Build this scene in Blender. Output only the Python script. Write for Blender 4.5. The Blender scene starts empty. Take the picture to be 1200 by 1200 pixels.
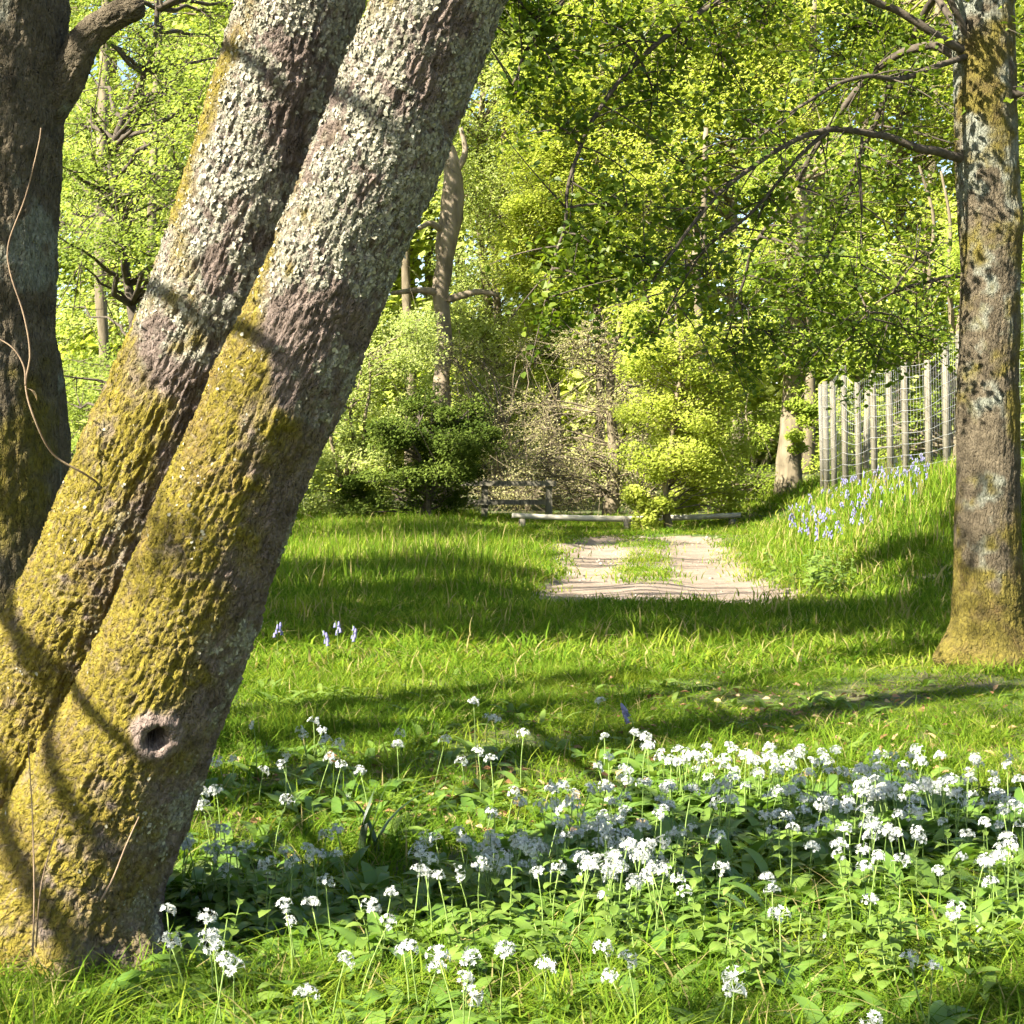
import bpy, math, random
import numpy as np
from mathutils import Vector, Matrix, Euler

random.seed(7)
RS = np.random.RandomState(11)
scn = bpy.context.scene
COL = scn.collection

# ------------------------------------------------------------------ camera, sky, sun, exposure
FPX = 2000.0                      # focal length in photo pixels (1200 px wide)
PITCH = math.atan(80 / FPX)       # camera looks slightly down
CAMZ = 1.5
cam_d = bpy.data.cameras.new('camera')
cam_d.sensor_width = 36.0
cam_d.lens = 36.0 * FPX / 1200.0
cam_d.clip_start = 0.05
cam_d.clip_end = 2000
cam = bpy.data.objects.new('camera', cam_d)
cam.location = (0, 0, CAMZ)
cam.rotation_euler = (math.pi / 2 - PITCH, 0, 0)
COL.objects.link(cam)
scn.camera = cam

SUN = np.array([-0.61, -0.48, 0.64]); SUN /= np.linalg.norm(SUN)
world = bpy.data.worlds.new('World'); scn.world = world
world.use_nodes = True
wn = world.node_tree.nodes; wl = world.node_tree.links
for n in list(wn): wn.remove(n)
sky = wn.new('ShaderNodeTexSky'); sky.sky_type = 'NISHITA'; sky.sun_disc = False
sky.sun_elevation = math.asin(SUN[2]); sky.sun_rotation = math.atan2(SUN[0], SUN[1])
bg = wn.new('ShaderNodeBackground'); bg.inputs[1].default_value = 0.055
wo = wn.new('ShaderNodeOutputWorld')
wl.new(sky.outputs[0], bg.inputs[0]); wl.new(bg.outputs[0], wo.inputs[0])

sd = bpy.data.lights.new('sun', 'SUN'); sd.energy = 5.0; sd.angle = math.radians(0.5)
sd.color = (1.0, 0.94, 0.84)
so = bpy.data.objects.new('sun', sd); COL.objects.link(so)
so.rotation_euler = Vector(SUN).to_track_quat('Z', 'Y').to_euler()
so.location = (-20, -10, 30)

vs = scn.view_settings
vs.view_transform = 'Standard'; vs.look = 'None'; vs.gamma = 1.0; vs.exposure = 2.45
vs.use_curve_mapping = False
scn.render.engine = 'CYCLES'
scn.cycles.max_bounces = 5
scn.cycles.transmission_bounces = 4
scn.cycles.diffuse_bounces = 3
scn.cycles.glossy_bounces = 2
scn.cycles.use_adaptive_sampling = True
scn.cycles.adaptive_threshold = 0.04
scn.cycles.adaptive_min_samples = 24

# ------------------------------------------------------------------ helpers: photo pixel -> place
def at(px, py, Y):
    a = (px - 600) / FPX; b = (600 - py) / FPX
    fy = math.cos(PITCH) + b * math.sin(PITCH)
    fz = -math.sin(PITCH) + b * math.cos(PITCH)
    t = Y / fy
    return np.array([a * t, Y, CAMZ + fz * t])

def ground_at(px, py, z=0.0):
    a = (px - 600) / FPX; b = (600 - py) / FPX
    fy = math.cos(PITCH) + b * math.sin(PITCH)
    fz = -math.sin(PITCH) + b * math.cos(PITCH)
    t = (z - CAMZ) / fz
    return np.array([a * t, fy * t, z])

# ------------------------------------------------------------------ helpers: noise
def _h(i, j, k):
    n = (i.astype(np.int64) * 374761393 + j.astype(np.int64) * 668265263 + k.astype(np.int64) * 2147483647 // 7) & 0xffffffff
    n = ((n ^ (n >> 13)) * 1274126177) & 0xffffffff
    n = ((n ^ (n >> 16)) * 2246822519) & 0xffffffff
    n = n ^ (n >> 15)
    return (n & 0xffffff) / float(0xffffff)

def vnoise(p):
    p = np.asarray(p, float)
    i = np.floor(p).astype(np.int64); f = p - i
    w = f * f * (3 - 2 * f)
    r = 0
    for dx in (0, 1):
        wx = w[:, 0] if dx else 1 - w[:, 0]
        for dy in (0, 1):
            wy = w[:, 1] if dy else 1 - w[:, 1]
            for dz in (0, 1):
                wz = w[:, 2] if dz else 1 - w[:, 2]
                r = r + wx * wy * wz * _h(i[:, 0] + dx, i[:, 1] + dy, i[:, 2] + dz)
    return r * 2 - 1

def fbm(p, o=4):
    p = np.asarray(p, float); a = 1.0; s = 0; t = 0
    for k in range(o):
        s = s + a * vnoise(p + 17.3 * k); t += a; a *= 0.5; p = p * 2.03
    return s / t

def n2(x, y, o=3, sd_=0.0):
    x = np.atleast_1d(np.asarray(x, float)); y = np.atleast_1d(np.asarray(y, float))
    return fbm(np.stack([x, y, np.full_like(x, sd_)], 1), o)

def voro(u, v, per, seed=0):
    iu = np.floor(u).astype(np.int64); iv = np.floor(v).astype(np.int64)
    f1 = np.full(u.shape, 9.0); f2 = np.full(u.shape, 9.0); cid = np.zeros(u.shape)
    for a in (-1, 0, 1):
        for b in (-1, 0, 1):
            cu = iu + a; cv = iv + b; cw = np.mod(cu, per)
            k = np.full_like(cw, seed)
            jx = _h(cw, cv, k); jy = _h(cw, cv, k + 5)
            d = np.hypot(cu + jx - u, cv + jy - v)
            c = _h(cw, cv, k + 9)
            closer = d < f1
            f2 = np.where(closer, f1, np.minimum(f2, d))
            cid = np.where(closer, c, cid)
            f1 = np.where(closer, d, f1)
    return f1, f2, cid

def sst(a, b, x):
    t = np.clip((x - a) / (b - a), 0, 1)
    return t * t * (3 - 2 * t)

# ------------------------------------------------------------------ helpers: meshes and objects
def mesh(name, V, F, mat=None, attrs=None, smooth=True):
    """F: list of index arrays (n,3) or (n,4)"""
    V = np.asarray(V, np.float32)
    me = bpy.data.meshes.new(name)
    F = [np.asarray(f, np.int32) for f in F if len(f)]
    nl = sum(f.size for f in F); npoly = sum(len(f) for f in F)
    me.vertices.add(len(V)); me.vertices.foreach_set('co', V.ravel())
    me.loops.add(nl); me.polygons.add(npoly)
    me.loops.foreach_set('vertex_index', np.concatenate([f.ravel() for f in F]))
    st = []; o = 0
    for f in F:
        st.append(o + np.arange(len(f), dtype=np.int32) * f.shape[1]); o += f.size
    me.polygons.foreach_set('loop_start', np.concatenate(st).astype(np.int32))
    me.polygons.foreach_set('use_smooth', np.full(npoly, smooth))
    for k, v in (attrs or {}).items():
        if getattr(v, 'ndim', 1) == 2:
            at_ = me.attributes.new(k, 'FLOAT_VECTOR', 'POINT'); at_.data.foreach_set('vector', np.asarray(v, np.float32).ravel()); continue
        at_ = me.attributes.new(k, 'FLOAT', 'POINT'); at_.data.foreach_set('value', np.asarray(v, np.float32))
    me.update(calc_edges=True)
    if mat: me.materials.append(mat)
    return me

def link(name, me, parent=None, loc=None, rot=None, scale=None, label=None, cat=None, group=None, kind=None):
    o = bpy.data.objects.new(name, me); COL.objects.link(o)
    if parent is not None: o.parent = parent
    if loc is not None: o.location = tuple(float(c) for c in loc)
    if rot is not None: o.rotation_euler = rot
    if scale is not None: o.scale = scale if hasattr(scale, '__len__') else (scale,) * 3
    if label: o['label'] = label
    if cat: o['category'] = cat
    if group: o['group'] = group
    if kind: o['kind'] = kind
    return o

def thing(name, loc, label, cat, group=None, rot=None, scale=None):
    return link(name, None, None, loc, rot, scale, label, cat, group)

def cr(pts, n):
    """Catmull-Rom resample of a polyline of any dimension to n points"""
    P = np.asarray(pts, float)
    P = np.vstack([2 * P[0] - P[1], P, 2 * P[-1] - P[-2]])
    m = len(P) - 3
    t = np.linspace(0, m - 1e-6, n); i = t.astype(int); f = (t - i)[:, None]
    a, b, c, d = P[i], P[i + 1], P[i + 2], P[i + 3]
    return 0.5 * (2 * b + (c - a) * f + (2 * a - 5 * b + 4 * c - d) * f ** 2 + (3 * b - a - 3 * c + d) * f ** 3)

def frames(P):
    T = np.gradient(P, axis=0); T /= np.linalg.norm(T, axis=1)[:, None] + 1e-9
    n = np.cross(T[0], [0.3, 1, 0.1]); n /= np.linalg.norm(n)
    N = [n]
    for k in range(1, len(P)):
        n = n - T[k] * np.dot(n, T[k]); n /= np.linalg.norm(n) + 1e-9; N.append(n)
    N = np.array(N); B = np.cross(T, N)
    return T, N, B

def tube(pts, rad, sides=6, n=None):
    P = np.asarray(pts, float); R = np.asarray(rad, float)
    if n:
        Q = cr(np.column_stack([P, R]), n); P = Q[:, :3]; R = np.maximum(Q[:, 3], 1e-4)
    T, N, B = frames(P)
    a = np.arange(sides) * 2 * np.pi / sides
    V = P[:, None] + R[:, None, None] * (np.cos(a)[None, :, None] * N[:, None] + np.sin(a)[None, :, None] * B[:, None])
    m = len(P)
    i = np.arange(m - 1)[:, None] * sides; j = np.arange(sides)[None]; j2 = (j + 1) % sides
    F = np.stack([i + j, i + j2, i + sides + j2, i + sides + j], -1).reshape(-1, 4)
    V = V.reshape(-1, 3)
    c0 = len(V)
    V = np.vstack([V, P[:1], P[-1:]])
    jj = np.arange(sides); kk = (jj + 1) % sides
    C = np.vstack([np.column_stack([np.full(sides, c0), kk, jj]),
                   np.column_stack([np.full(sides, c0 + 1), (m - 1) * sides + jj, (m - 1) * sides + kk])])
    return V, F, C

class MB:
    def __init__(self): self.V = []; self.F = {3: [], 4: []}; self.n = 0; self.A = []
    def add(self, V, *Fs, a=0.5):
        V = np.asarray(V, float)
        for f in Fs:
            f = np.asarray(f)
            if len(f): self.F[f.shape[1]].append(f + self.n)
        self.V.append(V); self.n += len(V)
        self.A.append(np.full(len(V), a) if np.isscalar(a) else np.asarray(a))
    def tube(self, pts, rad, sides=6, n=None, a=0.5):
        V, F, C = tube(pts, rad, sides, n); self.add(V, F, C, a=a)
    def box(self, c, s, rz=0.0, a=0.5):
        q = np.array([[x, y, z] for z in (-1, 1) for y in (-1, 1) for x in (-1, 1)]) * np.array(s) / 2.0
        R = np.array([[math.cos(rz), -math.sin(rz), 0], [math.sin(rz), math.cos(rz), 0], [0, 0, 1]])
        self.add(q @ R.T + np.array(c), [[0, 2, 3, 1], [4, 5, 7, 6], [0, 1, 5, 4], [2, 6, 7, 3], [0, 4, 6, 2], [1, 3, 7, 5]], a=a)
    def me(self, name, mat, smooth=True):
        F = [np.vstack(self.F[k]) for k in (3, 4) if self.F[k]]
        return mesh(name, np.vstack(self.V), F, mat, {'rnd': np.concatenate(self.A)}, smooth)

def unit(v): return v / (np.linalg.norm(v, axis=-1, keepdims=True) + 1e-9)

def leaves(C, size, rs, aspect=0.62, droop=0.3, flat=0.12, shape=4, rnd=None, sunward=0.0):
    """many folded leaves at centres C; returns V, F(tris), rnd per vertex"""
    n = len(C)
    size = np.broadcast_to(size, (n,)) * rs.uniform(0.5, 1.4, n)
    nrm = rs.normal(size=(n, 3)); nrm[:, 2] = np.abs(nrm[:, 2]) + flat * 2
    nrm = unit(unit(nrm) + sunward * SUN)      # leaves turn towards the light
    d = rs.normal(size=(n, 3)); d[:, 2] -= droop
    d = unit(d - nrm * np.sum(d * nrm, 1, keepdims=True))
    w = np.cross(nrm, d)
    L = size[:, None]; W = L * aspect * 0.5
    fold = nrm * L * 0.10
    r = rs.uniform(0, 1, n) if rnd is None else np.clip(rnd + rs.normal(0, 0.16, n), 0, 1)
    if shape == 4:
        V = np.stack([C - d * L * .5, C + w * W + fold - d * L * .05, C + d * L * .5 - nrm * L * .08, C - w * W + fold - d * L * .05], 1)
        b = np.arange(n)[:, None] * 4
        F = np.concatenate([b + [[0, 1, 2]], b + [[0, 2, 3]]])
        k = 4
    else:
        V = np.stack([C - d * L * .5, C + w * W * .8 + fold * .8 - d * L * .22, C + w * W + fold + d * L * .12, C + d * L * .5 - nrm * L * .1,
                      C - w * W + fold + d * L * .12, C - w * W * .8 + fold * .8 - d * L * .22], 1)
        b = np.arange(n)[:, None] * 6
        F = np.concatenate([b + [[0, 1, 2]], b + [[0, 2, 3]], b + [[0, 3, 4]], b + [[0, 4, 5]]])
        k = 6
    return V.reshape(-1, 3), F, np.repeat(r, k)

# ------------------------------------------------------------------ materials
def new_mat(name):
    m = bpy.data.materials.new(name); m.use_nodes = True
    nt = m.node_tree
    for n in list(nt.nodes): nt.nodes.remove(n)
    out = nt.nodes.new('ShaderNodeOutputMaterial')
    return m, nt, out

def nd(nt, typ, **kw):
    n = nt.nodes.new(typ)
    for k, v in kw.items():
        if k.startswith('i_'):
            key = k[2:]; key = int(key) if key.isdigit() else key
            n.inputs[key].default_value = v
        else: setattr(n, k, v)
    return n

def ramp(nt, fac, stops):
    r = nt.nodes.new('ShaderNodeValToRGB')
    e = r.color_ramp.elements
    while len(e) < len(stops): e.new(0.5)
    for el, (p, c) in zip(e, stops):
        el.position = p; el.color = (*c, 1)
    nt.links.new(fac, r.inputs[0])
    return r.outputs[0]

def mixc(nt, fac, a, b):
    m = nt.nodes.new('ShaderNodeMix'); m.data_type = 'RGBA'
    for s, v in ((m.inputs[0], fac), (m.inputs[6], a), (m.inputs[7], b)):
        if hasattr(v, 'is_output') or isinstance(v, bpy.types.NodeSocket): nt.links.new(v, s)
        elif isinstance(v, (int, float)): s.default_value = v
        else: s.default_value = (*v, 1)
    return m.outputs[2]

def noise(nt, scale, detail=4, coord=None, rough=0.55):
    t = nd(nt, 'ShaderNodeTexNoise'); t.inputs['Scale'].default_value = scale
    t.inputs['Detail'].default_value = detail; t.inputs['Roughness'].default_value = rough
    if coord is not None: nt.links.new(coord, t.inputs['Vector'])
    return t.outputs[0]

def leaf_mat(name, stops, trans=0.45, tint=(1.25, 1.3, 0.6), rough=0.45, spec=0.35, src='rnd', cheap=False, straw=False):
    m, nt, out = new_mat(name)
    if src == 'rnd':
        f = nd(nt, 'ShaderNodeAttribute', attribute_name='rnd').outputs['Fac']
    else:
        oi = nd(nt, 'ShaderNodeObjectInfo').outputs['Random']
        at_ = nd(nt, 'ShaderNodeAttribute', attribute_name='rnd').outputs['Fac']
        g = nd(nt, 'ShaderNodeNewGeometry').outputs['Position']
        nz = noise(nt, 0.9, 3, g)
        a1 = nd(nt, 'ShaderNodeMath', operation='MULTIPLY_ADD', i_1=0.35, i_2=0.0); nt.links.new(oi, a1.inputs[0])
        a2 = nd(nt, 'ShaderNodeMath', operation='MULTIPLY_ADD', i_1=0.25); nt.links.new(at_, a2.inputs[0]); nt.links.new(a1.outputs[0], a2.inputs[2])
        a3 = nd(nt, 'ShaderNodeMath', operation='MULTIPLY_ADD', i_1=0.4); nt.links.new(nz, a3.inputs[0]); nt.links.new(a2.outputs[0], a3.inputs[2])
        f = a3.outputs[0]
    c = ramp(nt, f, stops)
    if straw:
        gt = nd(nt, 'ShaderNodeMath', operation='GREATER_THAN', i_1=0.935); nt.links.new(at_, gt.inputs[0])
        c = mixc(nt, gt.outputs[0], c, (0.30, 0.25, 0.10))
    if cheap:
        p = nd(nt, 'ShaderNodeBsdfDiffuse'); nt.links.new(c, p.inputs[0])
    else:
        p = nd(nt, 'ShaderNodeBsdfPrincipled'); nt.links.new(c, p.inputs['Base Color'])
        p.inputs['Roughness'].default_value = rough; p.inputs['Specular IOR Level'].default_value = spec
    tr = nd(nt, 'ShaderNodeBsdfTranslucent')
    mu = nd(nt, 'ShaderNodeMix', data_type='RGBA', blend_type='MULTIPLY'); mu.inputs[0].default_value = 1
    nt.links.new(c, mu.inputs[6]); mu.inputs[7].default_value = (*tint, 1)
    nt.links.new(mu.outputs[2], tr.inputs[0])
    mx = nd(nt, 'ShaderNodeMixShader'); mx.inputs[0].default_value = trans
    nt.links.new(p.outputs[0], mx.inputs[1]); nt.links.new(tr.outputs[0], mx.inputs[2])
    nt.links.new(mx.outputs[0], out.inputs[0])
    return m

def plain_mat(name, c1, c2, scale=8, rough=0.85, bump=0.3, detail=5, stretch=(1, 1, 1), spec=0.2):
    m, nt, out = new_mat(name)
    tc = nd(nt, 'ShaderNodeTexCoord').outputs['Object']
    mp = nd(nt, 'ShaderNodeMapping'); mp.inputs['Scale'].default_value = stretch; nt.links.new(tc, mp.inputs[0])
    f = noise(nt, scale, detail, mp.outputs[0])
    c = ramp(nt, f, [(0.3, c1), (0.7, c2)])
    p = nd(nt, 'ShaderNodeBsdfPrincipled'); nt.links.new(c, p.inputs['Base Color'])
    p.inputs['Roughness'].default_value = rough; p.inputs['Specular IOR Level'].default_value = spec
    if bump:
        b = nd(nt, 'ShaderNodeBump'); b.inputs['Strength'].default_value = bump; b.inputs['Distance'].default_value = 0.01
        nt.links.new(noise(nt, scale * 4, 6, mp.outputs[0]), b.inputs['Height']); nt.links.new(b.outputs[0], p.inputs['Normal'])
    nt.links.new(p.outputs[0], out.inputs[0])
    return m

def bark_mat(name, b1, b2, m1, m2, l1, l2, fine=1.0):
    """bark with moss, lichen and bare-wood masks stored on the mesh"""
    m, nt, out = new_mat(name)
    tc = nd(nt, 'ShaderNodeTexCoord').outputs['Object']
    A = lambda k: nd(nt, 'ShaderNodeAttribute', attribute_name=k).outputs['Fac']
    base = ramp(nt, noise(nt, 14 * fine, 6, tc, 0.65), [(0.28, b1), (0.72, b2)])
    bco = nd(nt, 'ShaderNodeAttribute', attribute_name='bark_co').outputs['Vector']
    mossa = ramp(nt, noise(nt, 38 * fine, 6, tc, 0.75), [(0.3, m1), (0.68, m2)])
    mossb = ramp(nt, noise(nt, 30 * fine, 6, tc, 0.7), [(0.3, b1), (0.7, (m2[0] * .75, m2[1] * .55, m2[2] * 1.4))])
    moss = mixc(nt, ramp(nt, noise(nt, 5, 4, tc, .6), [(.50, (0, 0, 0)), (.74, (.8, .8, .8))]), mossa, mossb)
    lich = ramp(nt, noise(nt, 60 * fine, 5, tc, 0.7), [(0.35, l1), (0.65, l2)])
    c = mixc(nt, A('lichen'), base, lich)
    c = mixc(nt, A('moss'), c, moss)
    c = mixc(nt, A('wood'), c, ramp(nt, noise(nt, 45, 6, tc, .7), [(.3, (.11, .08, .062)), (.7, (.27, .205, .165))]))
    p = nd(nt, 'ShaderNodeBsdfPrincipled'); nt.links.new(c, p.inputs['Base Color'])
    p.inputs['Roughness'].default_value = 0.9; p.inputs['Specular IOR Level'].default_value = 0.15
    # cracked plates running up the stem
    wn_ = nd(nt, 'ShaderNodeTexNoise'); wn_.inputs['Scale'].default_value = 16; wn_.inputs['Detail'].default_value = 4; nt.links.new(bco, wn_.inputs['Vector'])
    wv_ = nd(nt, 'ShaderNodeVectorMath', operation='MULTIPLY_ADD'); nt.links.new(wn_.outputs[1], wv_.inputs[0]); wv_.inputs[1].default_value = (.035, .035, .06); nt.links.new(bco, wv_.inputs[2])
    hs = []
    for sc_, st in ((62 * fine, .36), (135 * fine, .5)):
        mp = nd(nt, 'ShaderNodeMapping'); mp.inputs['Scale'].default_value = (1, 1, st); nt.links.new(wv_.outputs[0], mp.inputs[0])
        vo = nd(nt, 'ShaderNodeTexVoronoi', feature='DISTANCE_TO_EDGE'); vo.inputs['Scale'].default_value = sc_; nt.links.new(mp.outputs[0], vo.inputs['Vector'])
        mr = nd(nt, 'ShaderNodeMapRange'); mr.inputs[1].default_value = 0; mr.inputs[2].default_value = .22; nt.links.new(vo.outputs[0], mr.inputs[0]); hs.append(mr.outputs[0])
    b0 = nd(nt, 'ShaderNodeBump'); b0.inputs['Strength'].default_value = 0.9; b0.inputs['Distance'].default_value = 0.008 / fine
    nt.links.new(hs[0], b0.inputs['Height'])
    b1_ = nd(nt, 'ShaderNodeBump'); b1_.inputs['Strength'].default_value = 0.8; b1_.inputs['Distance'].default_value = 0.004 / fine
    nt.links.new(hs[1], b1_.inputs['Height']); nt.links.new(b0.outputs[0], b1_.inputs['Normal'])
    b = nd(nt, 'ShaderNodeBump'); b.inputs['Strength'].default_value = 0.8; b.inputs['Distance'].default_value = 0.006
    nt.links.new(noise(nt, 130 * fine, 7, tc, 0.75), b.inputs['Height']); nt.links.new(b1_.outputs[0], b.inputs['Normal']); nt.links.new(b.outputs[0], p.inputs['Normal'])
    nt.links.new(p.outputs[0], out.inputs[0])
    return m

M = {}
M['bark_near'] = bark_mat('bark_near', (0.062, 0.045, 0.032), (0.235, 0.18, 0.145), (0.080, 0.062, 0.010), (0.25, 0.20, 0.025), (0.19, 0.185, 0.135), (0.35, 0.33, 0.25))
M['bark_mid'] = bark_mat('bark_mid', (0.045, 0.035, 0.02), (0.14, 0.112, 0.07), (0.055, 0.046, 0.008), (0.17, 0.135, 0.02), (0.13, 0.138, 0.10), (0.26, 0.262, 0.20), 0.8)
M['lichen'] = leaf_mat('lichen_flakes', [(0, (0.10, 0.095, 0.06)), (.5, (0.23, 0.215, 0.15)), (1, (0.38, 0.35, 0.26))], trans=.05, tint=(1, 1, 1), cheap=False, rough=.9, spec=.1)
M['branch'] = plain_mat('branch_bark', (0.035, 0.028, 0.02), (0.10, 0.08, 0.055), 20, 0.9, 0.5)
M['bgbark'] = plain_mat('pale_bark', (0.065, 0.052, 0.030), (0.21, 0.17, 0.105), 6, 0.9, 0.6, 6, (1, 1, 0.35))
M['deadwood'] = plain_mat('dead_wood', (0.10, 0.078, 0.05), (0.27, 0.215, 0.145), 5, 0.9, 0.8, 6, (1, 1, .4))
M['twig'] = plain_mat('dead_twig', (0.12, 0.08, 0.05), (0.25, 0.18, 0.11), 15, 0.85, 0.3)
M['dirt'] = None

def LM(n, a, b, c, **k): M[n] = leaf_mat(n, [(0.0, a), (0.5, b), (1.0, c)], **k)
LM('lf_oak', (0.055, 0.095, 0.009), (0.115, 0.165, 0.015), (0.22, 0.26, 0.022), trans=0.5)
LM('lf_beech', (0.20, 0.25, 0.038), (0.33, 0.37, 0.062), (0.45, 0.47, 0.10), trans=0.52, cheap=True)
LM('lf_grey', (0.20, 0.245, 0.075), (0.30, 0.345, 0.11), (0.41, 0.44, 0.16), trans=0.5, cheap=True)
LM('lf_mid', (0.14, 0.195, 0.028), (0.26, 0.325, 0.05), (0.38, 0.43, 0.08), trans=0.52, cheap=True)
LM('lf_dull', (0.11, 0.15, 0.035), (0.195, 0.245, 0.055), (0.29, 0.335, 0.085), trans=0.5, cheap=True)
LM('lf_shade_tone', (0.032, 0.052, 0.010), (0.065, 0.095, 0.016), (0.12, 0.155, 0.03), trans=0.3, cheap=True)  # dark greens stand in for the shadow lying on the bush
LM('lf_brown', (0.20, 0.19, 0.08), (0.31, 0.29, 0.13), (0.43, 0.40, 0.21), trans=0.4, cheap=True)
LM('lf_far', (0.28, 0.33, 0.07), (0.39, 0.43, 0.10), (0.48, 0.51, 0.15), trans=0.5, cheap=True)
M['grass'] = leaf_mat('grass_blades', [(0.25, (0.055, 0.115, 0.010)), (0.5, (0.128, 0.208, 0.018)), (0.75, (0.245, 0.285, 0.034))], trans=0.42, tint=(1.2, 1.25, 0.5), src='oi', rough=0.4, cheap=True, straw=True)
M['garlic_leaf'] = leaf_mat('garlic_leaf', [(0.1, (0.06, 0.125, 0.018)), (0.5, (0.115, 0.20, 0.03)), (0.9, (0.20, 0.28, 0.05))], trans=0.38, src='oi', rough=0.32, spec=0.5)
M['nettle'] = leaf_mat('nettle_leaf', [(0.1, (0.08, 0.14, 0.02)), (0.5, (0.13, 0.20, 0.03)), (0.9, (0.21, 0.27, 0.055))], trans=0.4, src='oi', rough=0.5)
M['strap'] = leaf_mat('strap_leaf', [(0, (0.03, 0.06, 0.012)), (1, (0.06, 0.11, 0.02))], trans=.3, rough=.4)
M['stem'] = plain_mat('green_stem', (0.10, 0.16, 0.03), (0.2, 0.27, 0.07), 20, 0.5, 0)
M['petal'] = leaf_mat('white_petal', [(0, (0.42, 0.44, 0.38)), (1, (0.60, 0.60, 0.55))], trans=0.25, tint=(1, 1, 0.95), rough=0.6, spec=0.2)
M['petal_stem'] = leaf_mat('petal_and_stem', [(0.12, (0.12, 0.19, 0.04)), (0.3, (0.45, 0.47, 0.42)), (1, (0.60, 0.60, 0.55))], trans=0.25, tint=(1, 1, 0.95), rough=0.6, spec=0.2)
M['bluebell'] = leaf_mat('bluebell_petal', [(0, (0.17, 0.16, 0.30)), (1, (0.30, 0.29, 0.44))], trans=0.3, tint=(1, 1, 1), rough=0.6)
M['litter'] = leaf_mat('dead_leaf', [(0, (0.16, 0.075, 0.03)), (0.5, (0.30, 0.16, 0.07)), (1, (0.42, 0.30, 0.15))], trans=0.2, tint=(1, 1, 1), rough=0.7)
M['post'] = plain_mat('weathered_post', (0.075, 0.068, 0.045), (0.185, 0.165, 0.115), 7, 0.85, 0.4, 5, (3, 3, 0.4))
M['wire'] = plain_mat('galvanised_wire', (0.22, 0.23, 0.22), (0.32, 0.32, 0.31), 20, 0.45, 0, spec=0.6)
M['pole'] = plain_mat('pale_pole', (0.34, 0.30, 0.22), (0.46, 0.42, 0.32), 5, 0.8, 0.3)

# ------------------------------------------------------------------ terrain
TY = np.array([15.0, 16.6, 17.6, 20.7, 22.2, 26.8, 29.0])
TL = np.array([0.10, 0.00, 0.00, 0.26, 0.46, 0.90, 1.15])
TR = np.array([2.95, 3.00, 2.95, 3.02, 3.06, 3.35, 3.5])
TN, TF = 16.0, 28.0
def xl(y): return np.interp(y, TY, TL)
def xr(y): return np.interp(y, TY, TR)
def xc(y): return 1.40 + (y - 17.6) * 0.07

def bank(x, y):
    h = 1.05 * sst(11.8, 20.5, y) * (1 - 0.25 * sst(25, 36, y))
    u = x - xr(np.clip(y, 15, 29)) - 0.15
    return h * sst(0.0, 3.0, u) + 0.4 * sst(3, 12, u) * sst(12, 20, y)

def track_in(x, y):
    """1 inside the worn track, ragged edge"""
    w = 0.30 * n2(x * 2.2, y * 1.1, 3, 4.0)
    e = np.minimum(x - xl(y), xr(y) - x) + w
    w2 = 0.9 * n2(x * 1.3, y * .4, 3, 14.0)
    f = np.minimum(y - TN - w2, TF - y + w)
    return sst(-0.05, 0.10, np.minimum(e, f))

def gz(x, y):
    x = np.atleast_1d(np.asarray(x, float)); y = np.atleast_1d(np.asarray(y, float))
    z = 0.05 * n2(x * 0.5, y * 0.5, 3, 1.0) * sst(3, 9, np.hypot(x, y))
    z = z + bank(x, y)
    z = z + 0.02 * n2(x * 3, y * 3, 2, 2.0)
    rut = np.exp(-((x - xc(y)) ** 2) / (2 * 0.28 ** 2)) * 0.05
    t = sst(-0.1, 0.4, np.minimum(np.minimum(x - xl(y), xr(y) - x), np.minimum(y - TN, TF - y)))
    z = z + t * (rut - 0.07)
    return z
def gz1(x, y): return float(gz(x, y)[0])

def axis(lo, a, b, hi, nd_, no):
    return np.concatenate([np.linspace(lo, a, no, endpoint=False), np.linspace(a, b, nd_), np.linspace(b, hi, no + 1)[1:]])
gx = axis(-400, -13, 13, 400, 170, 16); gy = axis(-150, 2, 38, 600, 230, 16)
X, Y = np.meshgrid(gx, gy)
Zg = gz(X.ravel(), Y.ravel()) - 0.05 * sst(-0.05, 0.3, np.minimum(np.minimum(X - xl(Y), xr(Y) - X), np.minimum(Y - TN + .2, TF - Y)).ravel())
nxg, nyg = len(gx), len(gy)
ii = (np.arange(nyg - 1)[:, None] * nxg + np.arange(nxg - 1)[None]).ravel()
GF = np.stack([ii, ii + 1, ii + nxg + 1, ii + nxg], 1)

def ground_mat():
    m, nt, out = new_mat('soil_ground')
    g = nd(nt, 'ShaderNodeNewGeometry').outputs['Position']
    n1_ = noise(nt, 1.2, 5, g); n2_ = noise(nt, 22, 6, g)
    soil = ramp(nt, n2_, [(0.3, (0.035, 0.03, 0.012)), (0.55, (0.09, 0.075, 0.03)), (0.75, (0.19, 0.14, 0.07))])
    green = ramp(nt, n2_, [(0.3, (0.03, 0.05, 0.008)), (0.7, (0.09, 0.13, 0.015))])
    f = ramp(nt, n1_, [(0.42, (0, 0, 0)), (0.6, (1, 1, 1))])
    c = mixc(nt, f, green, soil)
    p = nd(nt, 'ShaderNodeBsdfPrincipled'); nt.links.new(c, p.inputs['Base Color']); p.inputs['Roughness'].default_value = 0.95
    b = nd(nt, 'ShaderNodeBump'); b.inputs['Strength'].default_value = 0.6; b.inputs['Distance'].default_value = 0.03
    nt.links.new(noise(nt, 45, 6, g), b.inputs['Height']); nt.links.new(b.outputs[0], p.inputs['Normal'])
    nt.links.new(p.outputs[0], out.inputs[0]); return m
link('ground', mesh('ground', np.column_stack([X.ravel(), Y.ravel(), Zg]), [GF], ground_mat()), kind='structure', label='grassy woodland clearing floor rising to a bank')

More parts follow.
